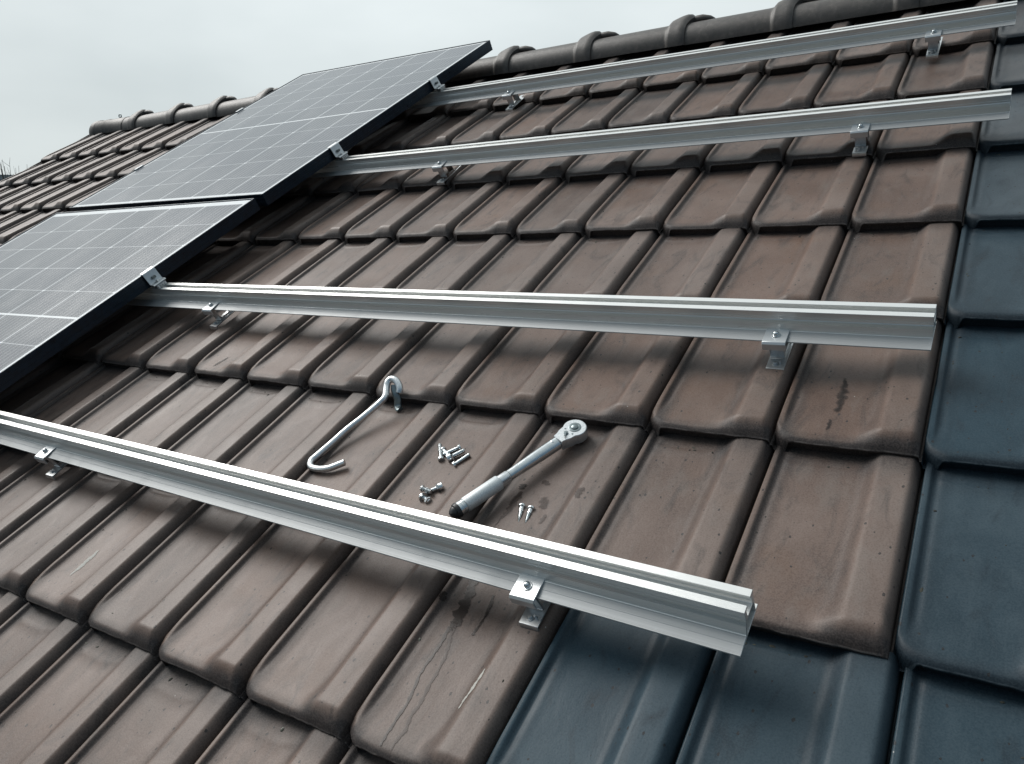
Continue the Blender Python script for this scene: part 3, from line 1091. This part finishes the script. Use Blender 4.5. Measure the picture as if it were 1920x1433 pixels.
BR = [(-2.098, 'r1', "bracket under the lowest rail, its foot on a brown tile beside the blue tiles"),
      (-8.271, 'r1', "bracket under the left part of the lowest rail, at the left edge of the photo"),
      (-1.169, 'r2', "bracket near the right end of the second rail from the bottom"),
      (-8.433, 'r2', "bracket near the panel under the second rail from the bottom"),
      (-1.14, 'r3', "bracket near the right end of the third rail from the bottom"),
      (-7.102, 'r3', "small bracket near the panel under the third rail from the bottom"),
      (-0.683, 'r4', "bracket near the right end of the topmost rail"),
      (-7.324, 'r4', "small distant bracket near the panel under the topmost rail")]
proto = None
for (u, key, lab) in BR:
    vf = rail_v(key, u) - 0.36 - 0.045
    M = ROOF @ Matrix.Translation(rp(u, vf, 0.016))
    if proto is None:
        proto = make_bracket(); o = proto
    else:
        o = proto.copy(); col.objects.link(o)
        for ch in proto.children:
            c = ch.copy(); col.objects.link(c); c.parent = o
    o.matrix_world = M
    o["label"] = lab

# ------------------------------------------------------------------ solar panels
PN = 0.66
FH = 0.195


def panel(c_ll, c_lr, c_ur, c_ul, label, Ymargin):
    """corners in (u, v) of the frame's top outline"""
    root = thing("solar_panel", label, "solar panel", ROOF @ Matrix.Translation(rp(c_ll[0], c_ll[1], PN - FH)), "solar panels on the rails")
    LL, LR, UR, UL = [Vector((c[0], c[1])) for c in (c_ll, c_lr, c_ur, c_ul)]

    def P(a, b, z):      # a,b in 0..1
        p = (LL * (1 - a) + LR * a) * (1 - b) + (UL * (1 - a) + UR * a) * b
        return Vector(((p.x - LL.x) * S, (p.y - LL.y) * S, z * S))
    Wd = (LR - LL).length; Ht = (UL - LL).length
    fw = 0.026
    a1, b1 = fw / Wd, fw / Ht
    mb = MB()
    # frame: outer wall with grooves, top lip, inner step
    def ringf(off, z):
        return [P(-off / Wd, -off / Ht, z), P(1 + off / Wd, -off / Ht, z), P(1 + off / Wd, 1 + off / Ht, z), P(-off / Wd, 1 + off / Ht, z)]
    rings = [(-0.10, 0.0), (0.0, 0.0), (0.0, 0.060), (-0.003, 0.062), (-0.003, 0.066), (0.0, 0.068), (0.0, 0.125), (-0.003, 0.127), (-0.003, 0.131), (0.0, 0.133),
             (0.0, FH - 0.006), (-0.005, FH), (-fw + 0.004, FH), (-fw, FH - 0.004), (-fw, FH - 0.022), (-fw - 0.01, FH - 0.024)]
    vs = []
    for off, z in rings: vs += ringf(off, z)
    fs = []
    for j in range(len(rings) - 1):
        for i in range(4):
            k = (i + 1) % 4
            fs.append((j * 4 + i, j * 4 + k, (j + 1) * 4 + k, (j + 1) * 4 + i))
    mb.add(vs, fs)
    mb.build("frame", M_FRAME, root, angle=20)
    # glass with its cells
    z = FH - 0.012
    ga, gb = a1 * 0.98, b1 * 0.98
    vs = [P(ga, gb, z), P(1 - ga, gb, z), P(1 - ga, 1 - gb, z), P(ga, 1 - gb, z), P(ga, gb, z - 0.03), P(1 - ga, gb, z - 0.03), P(1 - ga, 1 - gb, z - 0.03), P(ga, 1 - gb, z - 0.03)]
    o = mesh_obj("glass", vs, [(0, 1, 2, 3), (7, 6, 5, 4), (0, 4, 5, 1), (1, 5, 6, 2), (2, 6, 7, 3), (3, 7, 4, 0)], M_GLASS, root)
    mx = 0.072 * 6 / (Wd - 2 * fw)
    ylo, yhi = Ymargin
    x0, x1 = -mx, 6 + mx
    uvl = o.data.uv_layers.new(name="UVMap")
    uvs = {0: (x0, -ylo), 1: (x1, -ylo), 2: (x1, 10 + yhi), 3: (x0, 10 + yhi), 4: (-1, -1), 5: (-1, -1), 6: (-1, -1), 7: (-1, -1)}
    for l in o.data.loops: uvl.data[l.index].uv = uvs[l.vertex_index]
    # cable box at the back
    mb = MB()
    c = P(.5, .5, z - 0.04)
    mb.box((c.x - .05, c.y - .03, c.z - .02), (c.x + .05, c.y + .03, c.z), 0.003)
    mb.build("junction_box", M_RUBBER, root)
    return root


panel((-15.126, 3.40), (-9.477, 3.352), (-8.779, 9.66), (-14.275, 9.775),
      "upper solar panel, its top corner rising against the sky above the ridge", (0.13, 0.10))
LdU, LdV = 0.088, 6.30
panel((-15.305 - LdU * LdV, 3.222 - LdV), (-9.54 - LdU * LdV, 3.236 - LdV), (-9.54, 3.236), (-15.305, 3.222),
      "lower solar panel, running out of the photo at the left edge", (0.13, 0.20))


# ------------------------------------------------------------------ end clamps
def make_clamp():
    root = thing("end_clamp", "x", "clamp", Matrix.Identity(4), "aluminium end clamps on the panel edges")
    # local: x away from the panel, y along the edge, z up from the rail top
    top = (PN - 0.43)
    w = 0.205 * S
    q = lambda *pts: [(a * S, b * S) for a, b in pts]
    mb = MB()
    Mx = Matrix(((0, 1, 0, 0), (1, 0, 0, 0), (0, 0, 1, 0), (0, 0, 0, 1)))   # strip runs in x
    t = MB()
    strip(t, q((-0.052, top + 0.010), (0.004, top + 0.010), (0.016, top + 0.002), (0.050, 0.085), (0.062, 0.070), (0.135, 0.070), (0.150, 0.058)), w, 0.013 * S)
    mb.add([Mx @ v for v in t.v], t.f)
    mb.build("clamp_plate", M_ALUP, root, bevel=0.0005)
    mb = MB()
    mb.box((0.075 * S, -0.075 * S, 0.004 * S), (0.165 * S, 0.075 * S, 0.052 * S), 0.0012)
    mb.box((0.085 * S, -0.055 * S, -0.05 * S), (0.150 * S, 0.055 * S, 0.003 * S), 0.0008)
    for k in range(4):
        mb.box((0.1655 * S, (-0.066 + k * .036) * S, 0.008 * S), (0.178 * S, (-0.045 + k * .036) * S, 0.046 * S), 0.0005)
    mb.build("foot", M_ZINC, root)
    mb = MB()
    bolt_head(mb, Matrix.Translation((0.102 * S, -0.005 * S, 0.0775 * S)), 0.0042, 'hex')
    mb.build("bolt", M_CHROME, root)
    mb = MB()
    mb.box((0.045 * S, -0.03 * S, 0.13 * S), (0.085 * S, 0.03 * S, 0.165 * S), 0.001)
    mb.build("earthing_pin", M_DARKZ, root)
    return root


def lerp_edge(v, a, b):
    t = (v - a[1]) / (b[1] - a[1])
    return a[0] + (b[0] - a[0]) * t


clamp_specs = []
for key, side, lab in [('r2', 'R', "end clamp where the lower panel meets the second rail from the bottom"),
                       ('r3', 'R', "end clamp holding the upper panel to the third rail from the bottom"),
                       ('r4', 'R', "end clamp on the right edge of the upper panel at the topmost rail"),
                       ('r3', 'L', "end clamp on the far left edge of the upper panel, the lower of two"),
                       ('r4', 'L', "end clamp on the far left edge of the upper panel near the ridge")]:
    if key == 'r2':
        u = -9.54 + (rail_v('r2', -9.7) - 3.236) * LdU
    else:
        if side == 'R': u = lerp_edge(rail_v(key, -9.2), (-9.477, 3.352), (-8.779, 9.66))
        else: u = lerp_edge(rail_v(key, -14.8), (-15.126, 3.40), (-14.275, 9.775))
    v = rail_v(key, u) - 0.08
    rz = 0 if side == 'R' else math.pi
    clamp_specs.append((u, v, rz - 0.10, lab))
cp = None
for (u, v, rz, lab) in clamp_specs:
    if cp is None: cp = make_clamp(); o = cp
    else:
        o = cp.copy(); col.objects.link(o)
        for ch in cp.children:
            c = ch.copy(); col.objects.link(c); c.parent = o
    o.matrix_world = ROOF @ Matrix.Translation(rp(u, v, 0.432)) @ Matrix.Rotation(rz, 4, 'Z')
    o["label"] = lab

# ------------------------------------------------------------------ grit and moss crumbs in the laps
dr = random.Random(21)
mb = MB()
for i in range(420):
    r = dr.choice([-3, -2, -2, -1, -1, 0, 0, 1, 1, 2, 2, 3, 4])
    k = dr.randint(-11, 4)
    where = dr.random()
    if where < 0.55: U_, T_ = dr.uniform(0.10, 0.62), 1.47 + dr.uniform(-0.045, 0.05)
    elif where < 0.85: U_, T_ = dr.uniform(0.08, 0.12), dr.uniform(0.3, 1.4)
    else: U_, T_ = dr.uniform(0.12, 0.95), dr.uniform(0.15, 1.4)
    u = k - 1 + U_ + SU.get(r, 0); v = row_v(r) + T_
    a = dr.uniform(0.006, 0.016) * (0.55 if where >= 0.85 else 1.0)
    nn = surf(u, v)
    ang = dr.uniform(0, 6.28)
    sx, sy, sz = a * dr.uniform(.5, 1.5), a * dr.uniform(.4, .9), a * dr.uniform(.2, .5)
    vs = []
    for ii in range(3):
        th = math.pi * (0.18 + 0.32 * ii)
        for jj in range(7):
            ph = 2 * math.pi * jj / 7
            q = 1 + dr.uniform(-.25, .25)
            x, y, z = math.sin(th) * math.cos(ph) * sx * q, math.sin(th) * math.sin(ph) * sy * q, math.cos(th) * sz * q
            vs.append(Vector(((u + x * math.cos(ang) - y * math.sin(ang)) * S, (v + x * math.sin(ang) + y * math.cos(ang)) * S, (nn + z + 0.001) * S)))
    fs = [(ii * 7 + jj, (ii + 1) * 7 + jj, (ii + 1) * 7 + (jj + 1) % 7, ii * 7 + (jj + 1) % 7) for ii in range(2) for jj in range(7)]
    fs.append(tuple(range(7)))
    mb.add(vs, fs)
mdeb = NT("crumbs")
tcd = mdeb.n("ShaderNodeTexCoord")
nd_ = mdeb.noise(tcd.outputs["Object"], 45.0, 3, 0.6)
mdeb.l(mdeb.ramp(nd_, [(0.42, (0.020, 0.021, 0.018)), (0.60, (0.060, 0.062, 0.045)), (0.68, (0.30, 0.29, 0.26))]), mdeb.b.inputs["Base Color"])
mdeb.b.inputs["Roughness"].default_value = 0.85
deb = mb.build("roof_debris", mdeb.m, None, ROOF, angle=60)
tag(deb, "crumbs of moss and grit caught where the roof tiles overlap", "debris", None, "stuff")

# ------------------------------------------------------------------ bent rod with an eye
rod = thing("bent_rod", "bent galvanised rod with an eye and hooked foot lying on a brown tile", "rod", ROOF @ Matrix.Translation(rp(-4.8, -0.5, 0.0)))


def loc(u, v, n): return Vector(((u + 4.8) * S, (v + 0.5) * S, n * S))


path = [(-4.617, -0.968, 0.0), (-4.67, -1.012, -.002), (-4.74, -1.066, -.003), (-4.84, -1.094, -.004), (-4.95, -1.088, -.002), (-5.003, -1.022, 0.0), (-4.985, -0.945, 0.002),
        (-4.94, -0.77, 0.005), (-4.894, -0.584, 0.01), (-4.83, -0.43, 0.018), (-4.77, -0.277, 0.03), (-4.728, -0.18, 0.045)]
mb = MB()
pp = smooth_path([loc(*p) for p in path], 6)
mb.tube(pp, 0.031 * S, 16)
mb.build("shaft", M_SATIN, rod, angle=60)
eye = [(-4.728, -0.18, 0.045), (-4.715, -0.132, 0.055), (-4.735, -0.075, 0.066), (-4.762, -0.015, 0.085), (-4.768, 0.035, 0.108), (-4.743, 0.070, 0.118), (-4.69, 0.068, 0.108), (-4.645, 0.040, 0.080),
       (-4.622, 0.008, 0.052), (-4.622, -0.016, 0.028)]
mb = MB()
pe = smooth_path([loc(*p) for p in eye], 6)
n_ = len(pe)
mb.tube(pe, [0.031 * S * (1 + 0.16 * min(1, i / (n_ * .4))) for i in range(n_)], 16)
mb.build("eye", M_SATIN, rod, angle=60)
tail = [(-4.70, 0.035, 0.075), (-4.69, 0.0, 0.045), (-4.665, -0.035, 0.005), (-4.65, -0.055, -0.04), (-4.648, -0.085, -0.085), (-4.625, -0.115, -0.100), (-4.60, -0.12, -0.098)]
mb = MB()
mb.tube(smooth_path([loc(*p) for p in tail], 6), 0.036 * S, 12, 0.45)
mb.build("strap", M_DARKZ, rod, angle=60)

# ------------------------------------------------------------------ ratchet wrench
A = Vector((-3.108, -1.362, 0.112)) * S      # butt end
B = Vector((-2.592, -0.193, -0.018)) * S     # head centre
ax = (B - A)
ax.normalize()
A = A - ax * 0.045 * S
Lw = (B - A).length
nrm = Vector((0.10, -0.12, 1.0)); nrm = (nrm - ax * nrm.dot(ax)).normalized()
sd = nrm.cross(ax)
Mw = Matrix.Identity(4)
for i in range(3):
    Mw[i][0] = ax[i]; Mw[i][1] = sd[i]; Mw[i][2] = nrm[i]
Mw.translation = A
wr = thing("ratchet_wrench", "steel ratchet wrench with knurled grip and black end cap lying over brown tiles", "wrench", ROOF @ Mw)
RX = Matrix.Rotation(math.pi / 2, 4, 'Y')      # lathe Z axis -> X axis


def lx(prof, name, mat, parent=wr, seg=32, angle=30, squash=1.0):
    m = MB()
    m.lathe([(r * S * 1.16, x * S) for r, x in prof], seg, Matrix.Diagonal((1, squash, 1, 1)) @ RX if False else RX)
    return m.build(name, mat, parent, angle=angle)


LU = Lw / S
# black cap, grooved collar, knurled grip, tube, neck
lx([(0.016, 0.035), (0.026, 0.045), (0.040, 0.068), (0.042, 0.080), (0.050, 0.086), (0.0535, 0.104), (0.053, 0.115)], "end_cap", M_RUBBER)
lx([(0.046, 0.116), (0.0500, 0.118), (0.0500, 0.140), (0.0475, 0.143), (0.0475, 0.150), (0.0505, 0.153), (0.0505, 0.165), (0.048, 0.168), (0.048, 0.174)], "collar", M_CHROME)
lx([(0.045, 0.175), (0.0510, 0.178), (0.0530, 0.184), (0.0530, 0.508), (0.0510, 0.515), (0.040, 0.518)], "grip", M_GRIPM)
lx([(0.038, 0.519), (0.0432, 0.520), (0.0432, 0.605), (0.041, 0.610), (0.036, 0.611)], "scale_sleeve", M_SATIN)
lx([(0.030, 0.612), (0.0395, 0.614), (0.0400, 0.66), (0.0435, 0.80), (0.0475, 0.94), (0.0485, LU - 0.205), (0.0445, LU - 0.197), (0.030, LU - 0.195)], "shaft", M_CHROME, squash=0.8)
# head: teardrop plate with the neck
mb = MB()
outl = []
hr = 0.103
for i in range(25):
    a = math.radians(-128 + 256 * i / 24)
    outl.append((LU + hr * math.cos(a), hr * math.sin(a)))
outl += [(LU - 0.118, 0.074), (LU - 0.152, 0.060), (LU - 0.193, 0.053), (LU - 0.193, -0.053), (LU - 0.152, -0.060), (LU - 0.118, -0.074)]
zs = [(-0.055, 0.93), (-0.048, 1.0), (0.030, 1.0), (0.042, 0.97), (0.046, 0.93)]
vs = []
cx_ = LU - 0.05
for z, k in zs:
    vs += [Vector(((cx_ + (x - cx_) * k) * S, y * k * S, z * S)) for x, y in outl]
n = len(outl)
fs = [(j * n + i, j * n + (i + 1) % n, (j + 1) * n + (i + 1) % n, (j + 1) * n + i) for j in range(len(zs) - 1) for i in range(n)]
fs += [tuple(range(n))[::-1], tuple(range((len(zs) - 1) * n, len(zs) * n))]
mb.add(vs, fs)
head = mb.build("head", M_SATIN, wr, angle=28)
mb = MB()
mb.lathe([(0.054 * S, 0.0463 * S), (0.054 * S, 0.049 * S), (0.050 * S, 0.0505 * S), (0.036 * S, 0.0505 * S), (0.034 * S, 0.049 * S), (0.030 * S, 0.049 * S), (0.028 * S, 0.057 * S), (0.018 * S, 0.062 * S), (0.004 * S, 0.064 * S)], 32, Matrix.Translation((LU * S, 0, 0)))
mb.build("drive_hub", M_DARKZ, head)
mb = MB()
mb.lathe([(0.020 * S, 0.0463 * S), (0.020 * S, 0.056 * S), (0.016 * S, 0.059 * S)], 20, Matrix.Translation(((LU - 0.098) * S, 0, 0)))
mb.box((-0.048 * S, -0.007 * S, 0.055 * S), (0.004 * S, 0.007 * S, 0.064 * S), 0.0004, Matrix.Translation(((LU - 0.098) * S, 0, 0)) @ Matrix.Rotation(math.radians(38), 4, 'Z'))
mb.build("reversing_lever", M_DARKZ, head)
mb = MB()
for sy in (-1, 1):
    mb.lathe([(0.0085 * S, 0.0463 * S), (0.0085 * S, 0.0475 * S)], 12, Matrix.Translation(((LU - 0.066) * S, sy * 0.045 * S, 0)))
mb.build("head_screws", M_DARKZ, head)
mb = MB()
mb.lathe([(0.015 * S, 0.045 * S), (0.015 * S, 0.0570 * S), (0.012 * S, 0.0590 * S)], 20, Matrix.Translation(((LU - 0.245) * S, 0, 0)))
mb.build("pivot_pin", M_CHROME, wr)
mb = MB()                                   # square drive underneath
mb.box(((LU - 0.03) * S, -0.03 * S, -0.12 * S), ((LU + 0.03) * S, 0.03 * S, -0.0555 * S), 0.0006)
mb.build("square_drive", M_CHROME, head)
# engraved scale marks on the sleeve
mb = MB()
for k in range(9):
    a = math.radians(-62)
    x = 0.530 + k * 0.0085
    R_ = 0.0435 * 1.16
    Mt = Matrix.Translation((x * S, math.sin(a) * R_ * S, math.cos(a) * R_ * S)) @ Matrix.Rotation(-a, 4, 'X')
    mb.box((-0.0016 * S, -0.008 * S, -0.001 * S), (0.0016 * S, (0.008 if k % 2 else 0.013) * S, 0.0006 * S), 0, Mt)
mb.build("scale_marks", M_RUBBER, [c for c in wr.children if c.name.startswith("scale_sleeve")][0])


# ------------------------------------------------------------------ loose bolts and screws
def make_bolt(kind):
    """lies along local x, head at x=0, in metres"""
    vs = MB()
    if kind == 'bolt':
        prof = [(0.0034, 0), (0.0036, .0008), (0.0036, 0.0040), (0.0032, 0.0046), (0.0023, 0.0048)]
        x = 0.0048
        for k in range(26):
            prof += [(0.0021, x + 0.0003), (0.0025, x + 0.0006), (0.0025, x + 0.0008), (0.0021, x + 0.0011)]
            x += 0.0012
        prof += [(0.0018, x + .0005)]
    elif kind == 'screw':
        prof = [(0.0030, 0), (0.0043, .0008), (0.0046, .0022), (0.0044, 0.0042), (0.0036, 0.0050), (0.0029, 0.0052), (0.0029, 0.0140), (0.0032, 0.0142), (0.0032, 0.0152), (0.0025, 0.0155)]
        x = 0.0158
        for k in range(11):
            f = 1 - 0.62 * max(0, (k - 3) / 8)
            prof += [(0.0018 * f, x + .0004), (0.0029 * f, x + .0011), (0.0018 * f, x + .0018)]
            x += 0.0021
        prof += [(0.0003, x + .0012)]
    else:   # short machine bolt with washer and nut
        prof = [(0.0040, 0), (0.0044, .0006), (0.0044, 0.0042), (0.0038, 0.0048), (0.0056, 0.0050), (0.0056, 0.0060), (0.0026, 0.0062)]
        x = 0.0062
        for k in range(9):
            prof += [(0.0024, x + .0003), (0.0029, x + .0008), (0.0024, x + .0013)]
            x += 0.0014
        prof += [(0.0022, x + .0006)]
    vs.lathe(prof, 18, RX)
    return vs


def place_bolt(kind, head, tip, n0, lab, name, cat, group, tilt=0.0, nut=False):
    h = Vector((head[0], head[1], n0)) * S
    t = Vector((tip[0], tip[1], n0 + tilt)) * S
    x = (t - h).normalized()
    z = Vector((0, 0, 1)); z = (z - x * z.dot(x)).normalized()
    y = z.cross(x)
    M = Matrix.Identity(4)
    for i in range(3): M[i][0] = x[i]; M[i][1] = y[i]; M[i][2] = z[i]
    M.translation = h
    root = thing(name, lab, cat, ROOF @ M, group)
    L = (t - h).length
    mb = make_bolt(kind)
    xs = max(v.x for v in mb.v)
    k = L / xs
    rk = 1.55 if kind == 'screw' else 1.75
    for v in mb.v: v.x *= k; v.y *= rk; v.z *= rk
    hx = (0.0049 if kind == 'bolt' else 0.0051) * k
    mh = MB(); msk = MB()
    # split the lathe into head and shank parts
    seg = 18
    nr = len(mb.v) // seg
    rings = [mb.v[i * seg:(i + 1) * seg] for i in range(nr)]
    cut = next(i for i, r in enumerate(rings) if r[0].x > hx * 0.985)
    def ringsmesh(rs):
        m = MB(); vv = [p for r in rs for p in r]
        f = [(j * seg + i, j * seg + (i + 1) % seg, (j + 1) * seg + (i + 1) % seg, (j + 1) * seg + i) for j in range(len(rs) - 1) for i in range(seg)]
        f += [tuple(range(seg))[::-1], tuple(range((len(rs) - 1) * seg, len(rs) * seg))]
        m.add(vv, f); return m
    ringsmesh(rings[:cut]).build("head", M_CHROME, root, angle=30)
    ringsmesh(rings[cut:]).build("shank", M_CHROME, root, angle=30)
    if nut:
        m = MB()
        m.lathe([(0.0045, 0), (0.0076, 0.0004), (0.0076, 0.0046), (0.0045, 0.0050)], 6, Matrix.Translation((L * nut, 0, 0)) @ RX)
        m.build("nut", M_ZINC, root, angle=25)
    return root


G1 = "loose bolts in the upper pile on the tile"
pz = -0.062
place_bolt('bolt', (-3.700, -0.705), (-3.822, -0.535), pz, "thin bolt standing out at the left of the upper bolt pile, pointing up the roof", "bolt", "bolt", G1, 0.004)
place_bolt('bolt', (-3.600, -0.520), (-3.718, -0.640), pz, "bolt at the top of the upper pile with its round head turned up the roof", "bolt", "bolt", G1)
place_bolt('mach', (-3.640, -0.690), (-3.530, -0.560), pz + 0.012, "thick bolt in the middle of the upper pile, head at its lower end", "bolt", "bolt", G1, 0.0)
place_bolt('bolt', (-3.765, -0.575), (-3.660, -0.640), pz - .004, "bolt half hidden beneath the middle of the upper pile", "bolt", "bolt", G1)
place_bolt('bolt', (-3.545, -0.740), (-3.462, -0.590), pz, "bolt at the lower right of the upper pile, head toward the viewer", "bolt", "bolt", G1)
G2 = "short bolts in the lower pile on the tile"
pz2 = -0.030
place_bolt('mach', (-3.480, -1.000), (-3.590, -1.110), pz2, "bolt of the lower pile with its bright head pointing up the roof", "bolt", "bolt", G2, 0.004, 0.20)
place_bolt('mach', (-3.605, -1.150), (-3.500, -1.185), pz2, "bolt at the front of the lower pile with a nut on its end", "bolt", "bolt", G2, 0.0, 0.72)
place_bolt('bolt', (-3.630, -1.090), (-3.530, -1.100), pz2 + 0.030, "thin bolt lying across the top of the lower pile", "bolt", "bolt", G2, -0.01)
G3 = "pair of wood screws beside the wrench grip"
place_bolt('screw', (-2.688, -1.030), (-2.632, -1.205), -0.045, "left one of the two wood screws beside the wrench grip", "screw", "screw", G3)
place_bolt('screw', (-2.600, -1.035), (-2.574, -1.207), -0.045, "right one of the two wood screws beside the wrench grip", "screw", "screw", G3)

# ------------------------------------------------------------------ ground, neighbour, bare shrub
mg = NT("meadow")
tc = mg.n("ShaderNodeTexCoord")
nz = mg.noise(tc.outputs["Object"], 0.08, 6, 0.6)
mg.l(mg.ramp(nz, [(0.3, (0.030, 0.034, 0.024)), (0.7, (0.055, 0.055, 0.044))]), mg.b.inputs["Base Color"])
mg.b.inputs["Roughness"].default_value = 0.95
g = mesh_obj("ground", [(-900, -900, 0), (900, -900, 0), (900, 900, 0), (-900, 900, 0)], [(0, 1, 2, 3)], mg.m)
g["kind"] = "structure"

cw = cam.matrix_world.translation.copy()
rot = cam.matrix_world.to_3x3()


def far(px, py, dist):
    d = rot @ Vector(((px - 960) / 1439.0, -(py - 716.5) / 1439.0, -1.0))
    d.normalize()
    k = dist / math.hypot(d.x, d.y)
    return cw + d * k


nb = far(-40, 327, 42.0)
view = Vector((nb.x - cw.x, nb.y - cw.y, 0)).normalized()
side = Vector((view.y, -view.x, 0))
Mn = Matrix.Identity(4)
for i in range(3): Mn[i][0] = side[i]; Mn[i][1] = view[i]; Mn[i][2] = (0, 0, 1)[i]
Mn.translation = (nb.x, nb.y, 0)
nbh = thing("neighbouring_building", "pale flat roofed building far behind the roof at the left edge", "building", Mn)
H = nb.z
mb = MB(); mb.box((-9, 0, 0), (2.0, 9, H - 0.25)); mb.build("wall", mat_plain("pale_render", (0.50, 0.52, 0.52), 0.9, nscale=3, var=0.15, bump=0), nbh)
mb = MB(); mb.box((-9.1, -0.1, H - 0.249), (2.1, 9.1, H), 0.02); mb.build("parapet", mat_plain("parapet_grey", (0.30, 0.33, 0.34), 0.9, nscale=3, bump=0), nbh)
sp = far(16, 345, 36.0)
sh = thing("bare_tree", "thin leafless tree far off at the left edge of the photo", "tree", Matrix.Translation((sp.x, sp.y, 0)))
mb = MB()
top = sp.z
r_ = random.Random(3)
mb.tube([(0, 0, 0), (0.05, 0, top * .5), (0.0, 0.05, top - 0.5)], [0.10, 0.07, 0.035], 8)
mb.build("trunk", mat_plain("bark", (0.10, 0.09, 0.08), 0.9, nscale=20), sh)
mb = MB()
for i in range(26):
    a = r_.uniform(0, 6.28); z0 = top * r_.uniform(.55, .97) ; rr = r_.uniform(.25, 1.0)
    z1 = top + r_.uniform(-0.5, 1.1) * (1 - rr * .3)
    p0 = Vector((0, 0, z0)); p1 = Vector((math.cos(a) * rr, math.sin(a) * rr, z1)); pm = (p0 + p1) / 2 + Vector((math.cos(a) * .15, math.sin(a) * .15, -.1))
    mb.tube([p0, pm, p1], [0.022, 0.014, 0.005], 5)
    for k in range(3):
        b_ = pm.lerp(p1, r_.random()); e_ = b_ + Vector((r_.uniform(-.25, .25), r_.uniform(-.25, .25), r_.uniform(.15, .5)))
        mb.tube([b_, e_], [0.008, 0.003], 4)
mb.build("crown", mat_plain("twigs", (0.13, 0.12, 0.11), 0.9, nscale=20, bump=0), sh)

scene.cycles.max_bounces = 8
scene.cycles.use_denoising = True
